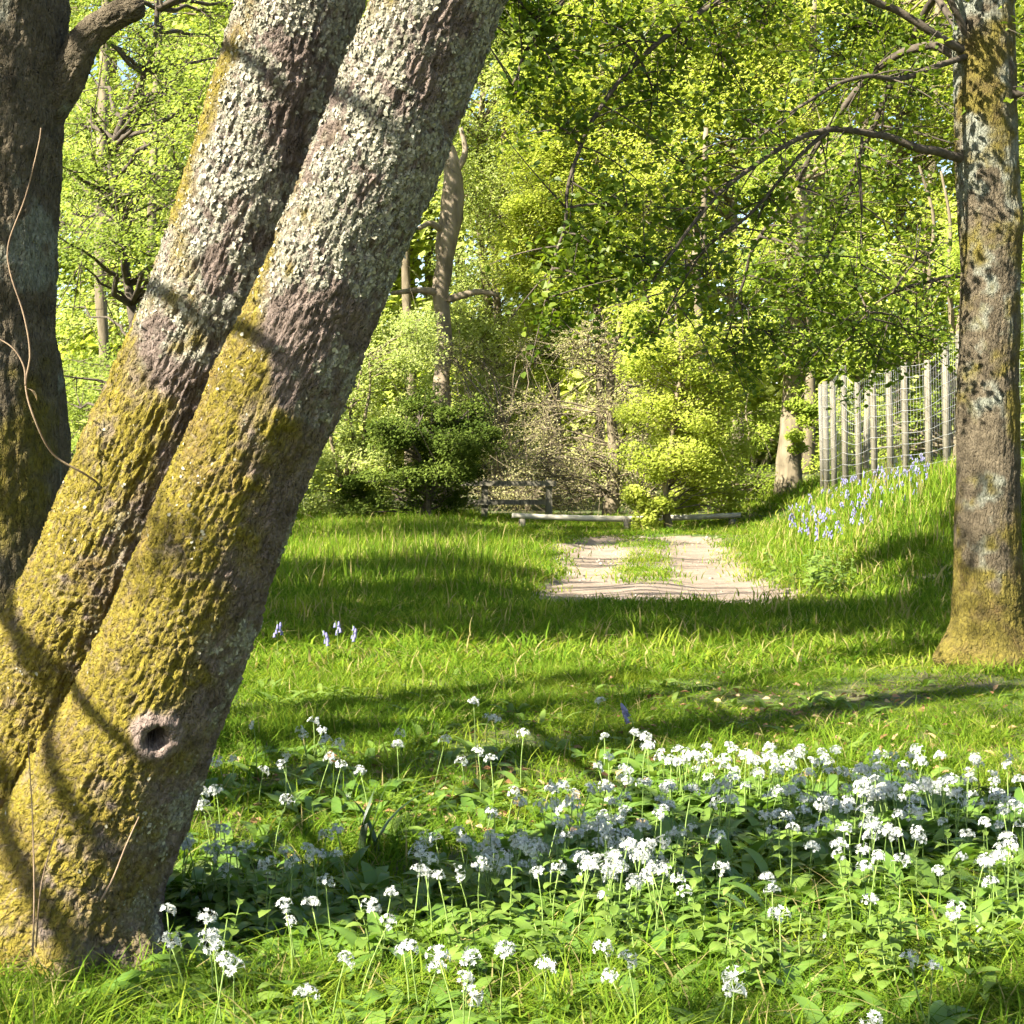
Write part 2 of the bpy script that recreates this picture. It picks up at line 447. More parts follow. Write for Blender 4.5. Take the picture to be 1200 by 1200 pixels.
def track_mat():
    m, nt, out = new_mat('track_soil')
    g = nd(nt, 'ShaderNodeNewGeometry').outputs['Position']
    n1_ = noise(nt, 2.5, 6, g, 0.65); n2_ = noise(nt, 60, 4, g)
    c = ramp(nt, n1_, [(0.3, (0.15, 0.108, 0.068)), (0.5, (0.225, 0.165, 0.108)), (0.7, (0.30, 0.235, 0.16))])
    c = mixc(nt, 0.25, c, ramp(nt, n2_, [(0.35, (0.07, 0.05, 0.03)), (0.65, (0.27, 0.21, 0.16))]))
    p = nd(nt, 'ShaderNodeBsdfPrincipled'); nt.links.new(c, p.inputs['Base Color']); p.inputs['Roughness'].default_value = 0.95
    b = nd(nt, 'ShaderNodeBump'); b.inputs['Strength'].default_value = 0.8; b.inputs['Distance'].default_value = 0.03
    nt.links.new(noise(nt, 30, 6, g, 0.7), b.inputs['Height']); nt.links.new(b.outputs[0], p.inputs['Normal'])
    nt.links.new(p.outputs[0], out.inputs[0]); return m
ty = np.linspace(TN - 0.4, TF + 0.3, 150); tu = np.linspace(-0.08, 1.08, 50)
TYm, TU = np.meshgrid(ty, tu, indexing='ij')
TX = xl(TYm) + (xr(TYm) - xl(TYm)) * TU
inn = track_in(TX.ravel(), TYm.ravel())
TZ = gz(TX.ravel(), TYm.ravel()) + 0.022 * n2(TX.ravel() * 1.1, TYm.ravel() * 4.5, 3, 7.) + 0.006 - 0.10 * (1 - inn)
ii = (np.arange(149)[:, None] * 50 + np.arange(49)[None]).ravel()
link('track', mesh('track', np.column_stack([TX.ravel(), TYm.ravel(), TZ]), [np.stack([ii, ii + 1, ii + 51, ii + 50], 1)], track_mat()), kind='structure', label='bare earth vehicle track with two wheel ruts')

# ------------------------------------------------------------------ big trunks
def trunk(path, rad, nu, nv, seed, amp=0.009, cu=22, cl=0.05, feats=(), mask=None, flare=0.0, lump=0.016):
    """path: list of 3D points, rad radii, returns V,F,attrs(dict) + s,theta,normals"""
    Q = cr(np.column_stack([path, rad]), nv); P = Q[:, :3]; R = Q[:, 3]
    T, N, B = frames(P)
    s = np.concatenate([[0], np.cumsum(np.linalg.norm(np.diff(P, axis=0), axis=1))])
    a = np.arange(nu) * 2 * np.pi / nu
    S, A = np.meshgrid(s, a, indexing='ij')
    D = np.cos(A)[..., None] * N[:, None] + np.sin(A)[..., None] * B[:, None]
    big = P[:, None] + R[:, None, None] * D
    q = big.reshape(-1, 3); Dn = D.reshape(-1, 3)
    lumps = fbm(q * 3.0 + seed, 3) * lump
    wu = fbm(q * 11 + seed + 3, 3); wv = fbm(q * 8 + seed + 9, 4)
    au = A.ravel() / (2 * np.pi)
    u = au * cu + wu * 1.5; v = S.ravel() / cl + wv * 1.6
    f1, f2, cid = voro(u, v, cu, seed)
    plate = sst(0.0, 0.16, f2 - f1)
    u2 = au * cu * 2 + wv * 2; v2 = S.ravel() / (cl * .5) + wu * 2
    g1, g2, cid2 = voro(u2, v2, cu * 2, seed + 50)
    plate2 = sst(0.0, 0.2, g2 - g1)
    # long furrows running up the stem
    fu = fbm(np.column_stack([np.cos(A.ravel()) * cu * .22 + wu * .5, np.sin(A.ravel()) * cu * .22 + wv * .5, S.ravel() / (cl * 2.6)]) + seed, 4)
    ridge = 1 - np.abs(fu) * 2.4
    fine = fbm(q * 70 + seed, 3)
    disp = lumps + amp * (0.75 * plate * (0.25 + 0.9 * cid) + 0.55 * plate2 * (.3 + cid2) + 0.9 * ridge - 1.1 + 0.5 * fine)
    wood = np.zeros(len(q)); 
    for (c, kind, r0, h) in feats:
        d = np.linalg.norm(q - np.array(c), axis=1)
        if kind == 'bump': disp = disp + h * np.exp(-(d / r0) ** 2)
        if kind == 'hole':
            dn = d * (1 + 0.22 * fbm(q * 25 + 2, 2))
            disp = disp * (1 - .5 * sst(r0 * 2.2, r0 * 1.4, dn)) + h * np.exp(-((dn - r0 * 1.15) / (r0 * .45)) ** 2) * (1 - .2 * plate) - 0.17 * (1 - sst(r0 * .5, r0 * .78, dn))
            wood = np.maximum(wood, sst(r0 * 2.1, r0 * 1.5, dn + 0.01 * wu))
    V = q + Dn * disp[:, None]
    m = nv
    i = np.arange(m - 1)[:, None] * nu; j = np.arange(nu)[None]; j2 = (j + 1) % nu
    F = np.stack([i + j, i + j2, i + nu + j2, i + nu + j], -1).reshape(-1, 4)
    moss, lich = mask(q, Dn, plate, cid, cid2) if mask else (np.zeros(len(q)), np.zeros(len(q)))
    bco = np.column_stack([np.cos(A.ravel()) * R.mean(), np.sin(A.ravel()) * R.mean(), S.ravel()]).astype(np.float32)
    return V, F, {'bark_co': bco, 'moss': np.clip(moss, 0, 1), 'lichen': np.clip(lich, 0, 1), 'wood': wood}, Dn

def px_of(q):
    """photo row/column of places, only used to say how high on a stem moss stops"""
    d = q[:, 1:2]
    return q[:, 2]

def near_mask(split, width, seed):
    def f(q, D, plate, cid, cid2):
        z = q[:, 2]
        n = fbm(q * 4 + seed, 4); nn = fbm(q * 13 + seed, 4)
        left = -D[:, 0]                                   # upper (sky) side of the leaning stem
        n3 = fbm(q * 28 + seed, 3)
        m = sst(-0.05, 0.55, (split - z) / width * .8 + 0.9 * n + 0.7 * nn + 0.10 + 0.45 * left)
        m = np.maximum(m, 0.95 * sst(0.58, 0.82, left * 0.75 + 0.25 * (-D[:, 1]) + 0.3 * n) * sst(-.25, .2, n + .2 * (split + .6 - z)))
        m = m * sst(-0.6, 0.1, left + 0.6 * nn + 0.25 * n + .25) * sst(-.6, .2, n3 + .7 * nn + .3 * n + .40 * left + .30) * (0.45 + 0.55 * plate)
        l = sst(-.05, .30, fbm(q * 5 + seed + 5, 4) + 0.6 * nn + 0.5 * n3 + 0.55 * np.clip(z - split + .15, -.5, .45) + .10) * (0.2 + 0.8 * plate) * sst(.2, .7, cid2 + .25)
        l = l * (1 - 0.9 * m)
        return m, l
    return f

def flakes(V, D, mask_, n, rs, lo=0.0022, hi=0.0075):
    p = np.clip(mask_, 0, 1) ** 1.5; p = p / p.sum()
    idx = rs.choice(len(V), n, p=p)
    c = V[idx]; nr = unit(D[idx] + rs.normal(0, 0.30, (n, 3)))
    t = unit(np.cross(nr, rs.normal(size=(n, 3)))); b = np.cross(nr, t)
    k = 5; a = np.arange(k) * 2 * np.pi / k
    r = (lo + (hi - lo) * rs.uniform(0, 1, n) ** 2.2)[:, None] * rs.uniform(0.6, 1.3, (n, k))
    rim = c[:, None] + r[..., None] * (np.cos(a)[None, :, None] * t[:, None] + np.sin(a)[None, :, None] * b[:, None]) + nr[:, None] * (0.001 + rs.uniform(-0.1, 0.25, (n, k)) * r)[..., None]
    W = np.concatenate([(c + nr * 0.001)[:, None], rim], 1).reshape(-1, 3)
    base = np.arange(n)[:, None] * (k + 1)
    F = np.concatenate([base + [[0, 1 + j, 1 + (j + 1) % k]] for j in range(k)])
    return W, F, {'rnd': np.repeat(np.clip(fbm(c * 9, 3) * .6 + .5 + rs.normal(0, .2, n), 0, 1), k + 1)}

YB = 5.0
lean = thing('leaning_tree', (at(45, 1100, YB)[0], YB, 0), 'twin-stemmed leaning tree with mossy lower trunks and grey lichen above', 'tree')
def yb(py): return 5.0 - (1120 - py) / 1120 * .50
def ya(py): return 5.28 - (1120 - py) / 1120 * .35
cB = [(45, 1150), (60, 1090), (86, 1020), (132, 920), (192, 790), (246, 650), (297, 520), (382, 330), (456, 150), (514, 0), (590, -200), (680, -430), (760, -700)]
pB = [at(x, y, yb(y)) for x, y in cB]
rB = np.array([.40, .325, .272, .242, .216, .197, .187, .181, .180, .178, .172, .16, .14]) * np.array([yb(y) for x, y in cB]) / 5.0
knot = at(184, 868, yb(868) - .232)
bmp = at(322, 498, yb(498) - .15)
featB = [(knot, 'hole', .044, .022), (bmp, 'bump', .065, .035), (bmp + [0.02, 0, -.02], 'bump', .025, -.03), (at(120, 745, yb(745) - .2), 'bump', .10, .015), (at(165, 1120, 4.85), 'bump', .10, .12), (at(75, 1135, 4.66), 'bump', .09, .09), (at(-40, 1125, 4.7), 'bump', .11, .12)]
VB, FB, AB, DB = trunk(pB, rB, 290, 690, 3, amp=0.009, cu=46, cl=0.042, feats=featB, mask=near_mask(1.78, 0.62, 3))
stemB = link('stem', mesh('stem', VB - np.array(lean.location), [FB], M['bark_near'], AB), lean, label='front stem with a round knot hole')
W, Fk, Ak = flakes(VB, DB, AB['lichen'], 28000, RS)
link('lichen', mesh('lichen', W - np.array(lean.location), [Fk], M['lichen'], Ak, False), stemB, kind='stuff')

cA = [(5, 1140), (5, 1040), (18, 920), (58, 800), (106, 690), (158, 560), (254, 335), (312, 150), (354, 0), (405, -200), (450, -430), (500, -700)]
pA = [at(x, y, ya(y)) for x, y in cA]
rA = np.array([.33, .285, .242, .212, .196, .190, .183, .180, .178, .172, .16, .14])
VA, FA, AA, DA = trunk(pA, rA, 270, 620, 8, amp=0.009, cu=46, cl=0.04, mask=near_mask(1.74, 0.55, 8))
stemA = link('stem', mesh('stem', VA - np.array(lean.location), [FA], M['bark_near'], AA), lean, label='rear stem thickly crusted with pale lichen')
W, Fk, Ak = flakes(VA, DA, AA['lichen'], 28000, RS)
link('lichen', mesh('lichen', W - np.array(lean.location), [Fk], M['lichen'], Ak, False), stemA, kind='stuff')

# ---- generic trees
def bez(a, b, sag, n=6):
    a = np.asarray(a, float); b = np.asarray(b, float)
    mid = (a + b) / 2 + np.array([0, 0, sag * np.linalg.norm(b - a)])
    t = np.linspace(0, 1, n)[:, None]
    return (1 - t) ** 2 * a + 2 * t * (1 - t) * mid + t * t * b

def crown_parts(root, trunk_pts, clumps, leaf, size, per, mat, rs, branch_mat=None, brad=0.03, flat=0.65, shape=4, aspect=0.62, twigs=3, droop=0.3, bsides=5, tone=None):
    """clumps: list of (centre, radius); makes branches (one mesh) and crown leaves (one mesh)"""
    L = np.array(root.location)
    tp = np.asarray(trunk_pts, float)
    bm = MB(); CC = []; tones = []
    for c, r in clumps:
        c = np.asarray(c, float)
        low = tp[tp[:, 2] < c[2] - 0.15 * np.linalg.norm(tp[:, :2] - c[:2], axis=1)]
        if len(low) == 0: low = tp[:1]
        src = low[np.argmin(np.linalg.norm(low - c, axis=1))]
        n = max(5, int(np.linalg.norm(c - src) * 2.5))
        b = bez(src, c, rs.uniform(0.02, 0.22), min(n, 9)); b[1:-1] += rs.normal(0, 0.04 * np.linalg.norm(c - src) / 2, b[1:-1].shape)
        bm.tube(b - L, np.linspace(brad * rs.uniform(.6, 1.2), brad * .25, len(b)), bsides)
        for k in range(twigs):
            e = c + rs.normal(0, 1, 3) * r * .75
            tw = bez(b[-2 if rs.rand() < .5 else -1], e, rs.uniform(-.1, .15), 4)
            bm.tube(tw - L, np.linspace(brad * .28, brad * .08, 4), 4)
        nl = int(per * 2.5 * rs.uniform(.7, 1.3))
        d = rs.normal(size=(nl, 3)); d = unit(d) * (rs.uniform(0, 1, nl) ** 0.45)[:, None] * r
        d[:, 2] *= flat
        wob = fbm(d * 2.2 / r + c * 3, 2)
        keep = wob > -0.30
        CC.append((c + d)[keep]); tones.append(np.full(keep.sum(), rs.uniform(.15, .85)))
    link('branches', bm.me('branches', branch_mat or M['branch']), root, kind='stuff')
    C = np.vstack(CC); tn = np.concatenate(tones)
    if tone is not None: tn = np.clip(tn * .7 + tone * .5, 0, 1)
    V, F, r = leaves(C, size * .80, rs, aspect=aspect, shape=shape, rnd=tn, droop=droop, sunward=1.0)
    link('crown', mesh('crown', V - L, [F], mat, {'rnd': r}, False), root, kind='stuff')

def boxes_to_clumps(boxes, rs):
    out = []
    for (x0, x1, y0, y1, Y0, Y1, n, r) in boxes:
        for k in range(n):
            Yd = rs.uniform(Y0, Y1)
            p = at(rs.uniform(x0, x1), rs.uniform(y0, y1), Yd)
            p[2] = max(p[2], gz1(p[0], p[1]) + r * .5)
            out.append((p, r * rs.uniform(.75, 1.3)))
    return out

def simple_trunk(root, pts, rad, mat, sides=12, n=24, name='trunk', rs=RS, rough=0.06):
    L = np.array(root.location)
    V, F, C = tube(np.asarray(pts), rad, sides * 2, n)
    q = V - V.mean(0)
    dd = fbm(V * np.array([5, 5, 1.6]), 3)[:, None]
    ctr = np.repeat(cr(pts, n), sides * 2, axis=0)
    ctr = np.vstack([ctr, ctr[:1], ctr[-1:]])
    V = V + (V - ctr) * dd * rough * 4
    link(name, mesh(name, V - L, [F, C], mat), root)

def tree(name, px, Yd, label, top_px, trunk_r, boxes, leafmat, size, per, cat='tree', group=None, bark='bgbark', brad=0.035, seed=0, twigs=3, bend=0.3, flat=0.65, tone=None, trunk_top=0.25, stems=1):
    rs = np.random.RandomState(seed + 100)
    x0 = at(px, 560, Yd)[0]; z0 = gz1(x0, Yd) - 0.05
    root = thing(name, (x0, Yd, z0), label, cat, group)
    top = at(*top_px, Yd)
    allp = []
    for s_ in range(stems):
        tp = top + (rs.normal(0, 0.5, 3) * [1, 1, .3] if s_ else 0)
        b0 = np.array([x0, Yd, z0]) + (rs.normal(0, .15, 3) * [1, 1, 0] if s_ else 0)
        H = tp - b0
        pts = [b0 + H * t + np.array([rs.normal(0, bend * .25), rs.normal(0, bend * .25), 0]) * (t > 0) * (1 + 0 * t) for t in np.linspace(0, 1, 7)]
        rad = np.linspace(1, trunk_top, 7) * trunk_r; rad[0] *= 1.35
        simple_trunk(root, pts, rad, M[bark], 8, 28)
        allp.append(cr(pts, 30)[3:])
    crown_parts(root, np.vstack(allp), boxes_to_clumps(boxes, rs), None, size, per, M[leafmat], rs, M[bark] if bark == 'bgbark' else M['branch'], brad, flat=flat, twigs=twigs, tone=tone)
    return root

# ---- far-left dark tree (in shade)
def rough_mask(seed, split=1.0, mossy=0.0):
    def f(q, D, plate, cid, cid2):
        n = fbm(q * 3.0 + seed, 4); nn = fbm(q * 9 + seed, 4)
        m = sst(0.05, 0.4, (split - q[:, 2]) * .6 + 0.9 * n + .4 * nn + mossy)
        l = .8 * sst(.02, .25, fbm(q * 2.2 + seed + 5, 4) + .55 * nn - .16) * (.6 + .4 * plate)
        return m * (0.6 + .4 * plate), l * (1 - .8 * m)
    return f
xC = at(5, 600, 6.5)[0]
lt = thing('shaded_tree', (xC, 6.5, 0), 'upright dark trunk with a cut branch stub behind the leaning stems', 'tree')
pC = [at(5, 1000, 6.5), at(0, 930, 6.5), at(2, 830, 6.5), at(-2, 600, 6.5), at(-8, 420, 6.5), at(-3, 250, 6.5), at(2, 100, 6.5), at(5, -60, 6.5), at(-20, -300, 6.5), at(-60, -700, 6.4)]
rC = [.36, .30, .265, .245, .225, .225, .235, .22, .20, .15]
V, F, A_, D_ = trunk(pC, rC, 170, 380, 21, amp=0.008, cu=40, cl=0.06, mask=rough_mask(21, 1.5, .05))
link('trunk', mesh('trunk', V - np.array(lt.location), [F], M['bark_mid'], A_), lt)
pS = [at(40, 150, 6.5), at(75, 100, 6.48), at(98, 52, 6.45), at(125, 25, 6.42), at(160, 8, 6.4), at(166, 5, 6.4)]
V, F, A_, D_ = trunk(pS, [.07, .068, .06, .052, .045, .012], 60, 120, 22, amp=0.005, cu=12, cl=0.05, mask=rough_mask(4, 1.0, -.1), lump=.012)
link('branch_stub', mesh('branch_stub', V - np.array(lt.location), [F], M['bark_mid'], A_), lt)
lt2 = thing('slim_tree', (at(48, 600, 7.6)[0], 7.6, 0), 'slim bent dark trunk leaning out behind the shaded tree', 'tree')
pD = [at(25, 940, 7.6), at(32, 760, 7.6), at(46, 620, 7.6), at(58, 540, 7.6), at(50, 450, 7.6), at(30, 350, 7.6), at(5, 200, 7.6), at(-30, -50, 7.6), at(-60, -350, 7.6)]
V, F, A_, D_ = trunk(pD, [.12, .10, .092, .09, .088, .085, .08, .075, .05], 70, 200, 27, amp=0.005, cu=16, cl=0.06, mask=rough_mask(9, 1.0, 0), lump=.02)
link('trunk', mesh('trunk', V - np.array(lt2.location), [F], M['bark_mid'], A_), lt2)

# ---- right tree with overhanging canopy
YR = 11.5
xR = at(1162, 770, YR)[0]
oak = thing('oak_tree', (xR, YR, gz1(xR, YR)), 'straight lichened oak trunk with flared mossy foot and overhanging leafy branches', 'tree')
pR = [at(1164, 800, YR), at(1163, 770, YR), at(1161, 735, YR), at(1159, 690, YR), at(1158, 600, YR), at(1158, 480, YR), at(1159, 380, YR), at(1160, 280, YR), at(1155, 160, YR), at(1153, 50, YR), at(1152, -80, YR), at(1150, -260, YR), at(1140, -520, YR), at(1130, -800, YR)]
rR = np.array([.38, .31, .255, .23, .212, .20, .195, .20, .20, .20, .19, .17, .14, .08])
fR = [(at(1200, 260, 11.3), 'bump', .10, .05), (at(1108, 775, 11.4), 'bump', .14, .14), (at(1118, 750, 11.4), 'bump', .14, .06), (at(1172, 792, 11.2), 'bump', .12, .13), (at(1205, 780, 11.4), 'bump', .13, .13)]
def oak_mask(q, D, plate, cid, cid2):
    n = fbm(q * 3.2 + 31, 4); nn = fbm(q * 11 + 31, 4); z = q[:, 2]
    m = sst(0.0, 0.4, 1.0 * n + .45 * nn + 0.55 * sst(1.1, 0.2, z) + 0.10)
    l = sst(-.05, .25, fbm(q * 2.6 + 40, 4) + .6 * nn + .50 * sst(1.6, 2.8, z) - .20)
    return m * .9, l * (1 - .85 * m)
V, F, A_, D_ = trunk(pR, rR, 180, 520, 31, amp=0.006, cu=34, cl=0.09, mask=oak_mask, feats=fR)
link('trunk', mesh('trunk', V - np.array(oak.location), [F], M['bark_mid'], A_), oak)

rsk = np.random.RandomState(5)
limbs = [
 ([(1150, 190, 11.5), (1120, 187, 11.4), (1080, 175, 11.2), (1040, 160, 11.1), (970, 153, 10.9), (900, 185, 10.6), (830, 240, 10.3), (765, 330, 10.1)], .036),
 ([(1150, 80, 11.5), (1100, 40, 11.3), (1040, 5, 11.2), (950, -20, 10.9), (850, 0, 10.6), (760, 60, 10.3), (690, 150, 10.1), (655, 270, 10.0), (640, 350, 10.0)], .030),
 ([(1150, 90, 11.5), (1090, 55, 11.7), (1030, 80, 12.0), (985, 130, 12.2), (930, 220, 12.4), (880, 300, 12.5), (850, 400, 12.6)], .035),
 ([(1150, -80, 11.5), (1000, -120, 11.0), (820, -100, 10.6), (700, -40, 10.2), (630, 40, 10.0), (600, 100, 9.9)], .034),
 ([(1150, -60, 11.5), (1080, 20, 12.5), (1010, 180, 13.0), (965, 310, 13.2), (905, 400, 13.3)], .035),
 ([(1150, 320, 11.5), (1090, 330, 11.8), (1040, 345, 12.1), (1000, 385, 12.3)], .016),
 ([(1010, 160, 11.0), (1008, 230, 11.0), (1009, 310, 11.0)], .010),
 ([(970, 153, 10.9), (930, 190, 10.8), (880, 250, 10.7), (820, 300, 10.7), (770, 390, 10.7)], .016),
 ([(1150, 60, 11.5), (1060, 90, 11.0), (1000, 95, 10.7), (930, 130, 10.5), (880, 170, 10.4)], .022),
 ([(1160, 100, 11.5), (1200, 110, 11.3), (1260, 90, 11.0), (1330, 100, 10.8)], .05),
]
bm = MB(); Lo = np.array(oak.location); leafC = []; leafT = []
limb_pts = []
for pts, r in limbs:
    Pp = np.array([at(*p) for p in pts]); m = len(Pp) * 6
    Q = cr(Pp, m); Q[3:-1] += fbm(Q[3:-1] * 3, 2)[:, None] * .06
    bm.tube(Q - Lo, np.linspace(r, r * .22, m), 8)
    limb_pts.append(Q)
    sl = np.concatenate([[0], np.cumsum(np.linalg.norm(np.diff(Q, axis=0), axis=1))])
    for d in np.arange(sl[-1] * .28, sl[-1], 0.085):
        k = np.searchsorted(sl, d); p0 = Q[min(k, m - 1)]
        dr = rsk.normal(size=3) * [1, 1, .7] + [-.35, 0, -.35]; dr /= np.linalg.norm(dr)
        Lt = rsk.uniform(.2, .65); e = p0 + dr * Lt
        tw = bez(p0, e, rsk.uniform(-.05, .2), 6)
        bm.tube(tw - Lo, np.linspace(.006, .0018, 6), 4)
        nl = int(Lt * 36)
        f = rsk.uniform(.25, 1.05, nl)[:, None]
        leafC.append(p0 + (e - p0) * f + rsk.normal(0, .055, (nl, 3)) + [0, 0, .03]); leafT.append(np.full(nl, rsk.uniform(.15, .8)))
LP = np.vstack(limb_pts)
masses = [(1020, 30, 50, 12.8, 220), (960, 60, 50, 12.8, 200), (1080, 110, 40, 12.8, 150), (1060, 220, 45, 12.8, 150), (980, 230, 45, 12.9, 150), (1090, 400, 35, 12.8, 140), (1030, 420, 40, 12.9, 190), (960, 410, 40, 12.9, 190), (850, 90, 50, 10.8, 200), (770, 120, 45, 10.4, 180), (570, 10, 40, 9.9, 200), (700, 330, 55, 10, 260), (655, 370, 38, 10, 150), (735, 240, 45, 10.1, 200), (690, 280, 50, 10, 230), (860, 415, 40, 12.5, 190), (800, 190, 45, 10.4, 170), (905, 390, 45, 12.8, 220), (1000, 400, 45, 12.6, 200), (1060, 375, 40, 12.2, 150),
 (640, 60, 55, 10, 300), (720, 40, 55, 10.2, 300), (810, 60, 60, 10.5, 300), (900, 30, 50, 10.7, 230), (1000, 20, 55, 11, 260), (1070, 60, 50, 11.2, 230), (950, 300, 45, 12, 170), (830, 330, 42, 11, 170), (760, 390, 36, 10.8, 120), (620, 15, 40, 10, 200), (610, 110, 30, 10, 100),
 (1090, 290, 35, 11.5, 90), (1000, 250, 40, 12, 110), (900, 230, 40, 10.8, 130), (1040, 190, 40, 11.6, 90), (870, 140, 35, 10.6, 90), (660, 150, 40, 10, 170), (940, 350, 40, 12.6, 180), (880, 365, 40, 12.4, 180), (1000, 330, 40, 12.4, 140), (800, 265, 40, 10.5, 150), (745, 300, 40, 10.2, 170), (560, -40, 60, 9.8, 300), (700, -60, 70, 10, 350), (900, -70, 70, 10.6, 350), (1080, -60, 60, 11, 300), (1190, 40, 30, 11.8, 90), (1195, 200, 25, 12, 70), (1240, 120, 50, 11, 200), (1195, 330, 20, 12, 50)]
for (px, py, r, Yd, n) in masses:
    n = int(n * 1.15)
    if px > 960 and py > 0: Yd = max(Yd, 12.6)
    c = at(px, py, Yd); rw = r * Yd / FPX
    src = LP[np.argmin(np.linalg.norm(LP - c, axis=1))]
    b = bez(src, c, .08, 6); bm.tube(b - Lo, np.linspace(.010, .004, 6), 5)
    for k in range(9):
        e = c + rsk.normal(0, .75, 3) * rw * [1, 1, .9]
        tw = bez(b[rsk.randint(3, 6)], e, rsk.uniform(-.1, .12), 5)
        bm.tube(tw - Lo, np.linspace(.005, .0018, 5), 4)
        nl = max(4, int(n * 1.35) // 9)
        f = rsk.uniform(.2, 1.1, nl)[:, None]
        leafC.append(tw[0] + (e - tw[0]) * f + rsk.normal(0, .28 * rw, (nl, 3))); leafT.append(np.full(nl, rsk.uniform(.1, .75)))
# the crown above the picture
up = []
for k in range(48):
    c = np.array([rsk.uniform(.6, 5.5), rsk.uniform(9.5, 14.5), rsk.uniform(5.2, 9.0)]); up.append(c)
    src = np.array(cr(pR, 40)[rsk.randint(26, 38)]); b = bez(src, c, .1, 7); bm.tube(b - Lo, np.linspace(.03, .008, 7), 5)
    nl = 130; leafC.append(c + rsk.normal(0, .38, (nl, 3)) * [1, 1, .6]); leafT.append(np.full(nl, rsk.uniform(.1, .8)))
link('branches', bm.me('branches', M['branch']), oak, kind='stuff')
V, F, r = leaves(np.vstack(leafC), 0.048, rsk, aspect=0.7, shape=6, rnd=np.concatenate(leafT), droop=.2, flat=.35)
link('crown', mesh('crown', V - Lo, [F], M['lf_oak'], {'rnd': r}, False), oak, kind='stuff')

# ---- trees beyond the left edge that shade the clearing
def shade_tree(name, base, height, r, targets, label, seed, per=800, size=.14, br=.05):
    """targets: ground spots (x, y, radius, distance along the sunbeam, fill)"""
    rs = np.random.RandomState(seed)
    root = thing(name, (base[0], base[1], gz1(*base)), label, 'tree')
    b = np.array([base[0], base[1], -.05])
    pts = [b + np.array([rs.normal(0, .12), rs.normal(0, .12), height * t]) for t in np.linspace(0, 1, 7)]
    simple_trunk(root, pts, np.linspace(1.2, .35, 7) * r, M['bgbark'], 10, 30)
    bm = MB(); C = []; T = []
    tp = cr(pts, 30); L = np.array(root.location)
    for (x, y, z, rad, t, fill) in targets:
        c = np.array([x, y, z]) + SUN * t
        src = tp[min(29, int(29 * min(.95, max(.3, (c[2] - 1.2) / height))))]
        bb = bez(src, c, .08, 8); bm.tube(bb - L, np.linspace(br, br * .25, 8), 5)
        n = int(per * fill * rad * rad)
        for k in range(5):
            e = c + rs.normal(0, .5, 3) * rad; bm.tube(bez(c, e, .05, 4) - L, [.012, .009, .006, .003], 4)
        d = unit(rs.normal(size=(n, 3))) * (rs.uniform(0, 1, n) ** .4)[:, None] * rad
        d[:, 2] *= .5
        C.append(c + d); T.append(np.full(n, rs.uniform(.2, .8)))
    link('branches', bm.me('branches', M['branch']), root, kind='stuff')
    V, F, rr = leaves(np.vstack(C), size, rs, rnd=np.concatenate(T))
    link('crown', mesh('crown', V - L, [F], M['lf_oak'], {'rnd': rr}, False), root, kind='stuff')
    return root
tA = [(-3.6, 18.6, 0, 1.1, 13, 1), (-2.2, 18.4, 0, 1.1, 12.5, 1), (-.8, 18.9, 0, 1.2, 12, 1), (-3.4, 16.2, 0, 1.2, 12, .8), (-1.8, 16.0, 0, 1.2, 12, .8), (-.2, 16.4, 0, 1.2, 12, .9), (.9, 14.9, 0, 1.0, 11.5, .9), (2.1, 14.6, 0, .9, 11, .9), (3.3, 14.7, 0, 1.0, 11, .9), (-2.4, 14.4, 0, 1.0, 12, .9), (-.8, 14.2, 0, 1.0, 12, .9), (-5, 17, 0, 1.3, 12, .8), (4.6, 16.5, .6, 1.2, 11, 1), (4.2, 15.4, .4, .9, 11, 1), (5.2, 17.2, .9, 1.0, 11, 1), (5.9, 16.4, .9, 1.0, 11, 1), (3.9, 18.2, .5, .7, 12, 1), (5.3, 18.4, .9, .9, 12, 1), (-3.2, 13.4, 0, .9, 12, .8), (-1.5, 13.2, 0, .9, 12, .7), (.2, 13.3, 0, .9, 12, .8), (1.6, 13.3, 0, .8, 12, .8), (3.0, 13.5, 0, .8, 12, .8), (2.2, 15.6, 0, .8, 12, .8), (1.2, 15.9, 0, .6, 12, .8)]
big_shade = shade_tree('shade_tree', (-9.0, 10.2), 9.5, .32, tA, 'broad leafy tree beyond the left edge shading the lawn before the track', 51, per=2000)
L = np.array(big_shade.location); rs = np.random.RandomState(61)
for yy in (16.5, 16.9, 17.25, 17.6, 18.0, 18.5, 19.2, 21.4, 21.9, 22.2, 22.5, 22.8, 25.2):
    a0 = np.array([rs.uniform(-.6, .4), yy + rs.normal(0, .12), 0]) + SUN * 12.2; b0 = np.array([rs.uniform(2.2, 3.4), yy + rs.normal(0, .12), 0]) + SUN * 12.2
    bm = MB(); md_ = (a0 + b0) / 2 + rs.normal(0, .06, 3)
    bm.tube(np.array([(-9.0, 10.2, 5.4), a0 * .5 + np.array([-4.5, 5.1, 2.9]), a0, md_, b0]) - L, [.06, .055, .046, .040, .018], 6, 30)
    link('branch', bm.me('branch', M['branch']), big_shade)
tB = [(.4, 9.9, 0, .75, 11, .55), (1.6, 10.2, 0, .7, 11, .6), (-.9, 9.4, 0, .55, 11, .45), (2.9, 10.4, 0, .8, 11, .7), (1.0, 9.0, 0, .5, 10.5, .5), (2.6, 9.2, 0, .5, 10.5, .5), (3.6, 12.2, 0, .8, 11, .8), (-1.9, 6.5, .6, .5, 7, 1), (-1.9, 6.5, 1.6, .55, 7, 1), (-1.9, 6.5, 2.6, .55, 7, .9), (-1.9, 6.5, 3.5, .5, 7, .5), (-2.2, 7.6, 1.5, .5, 7, .9)]
shade_tree('shade_tree', (-7.2, 4.6), 8.5, .28, tB, 'leafy tree beyond the left edge shading the dark trunks', 52, size=.10, per=700)
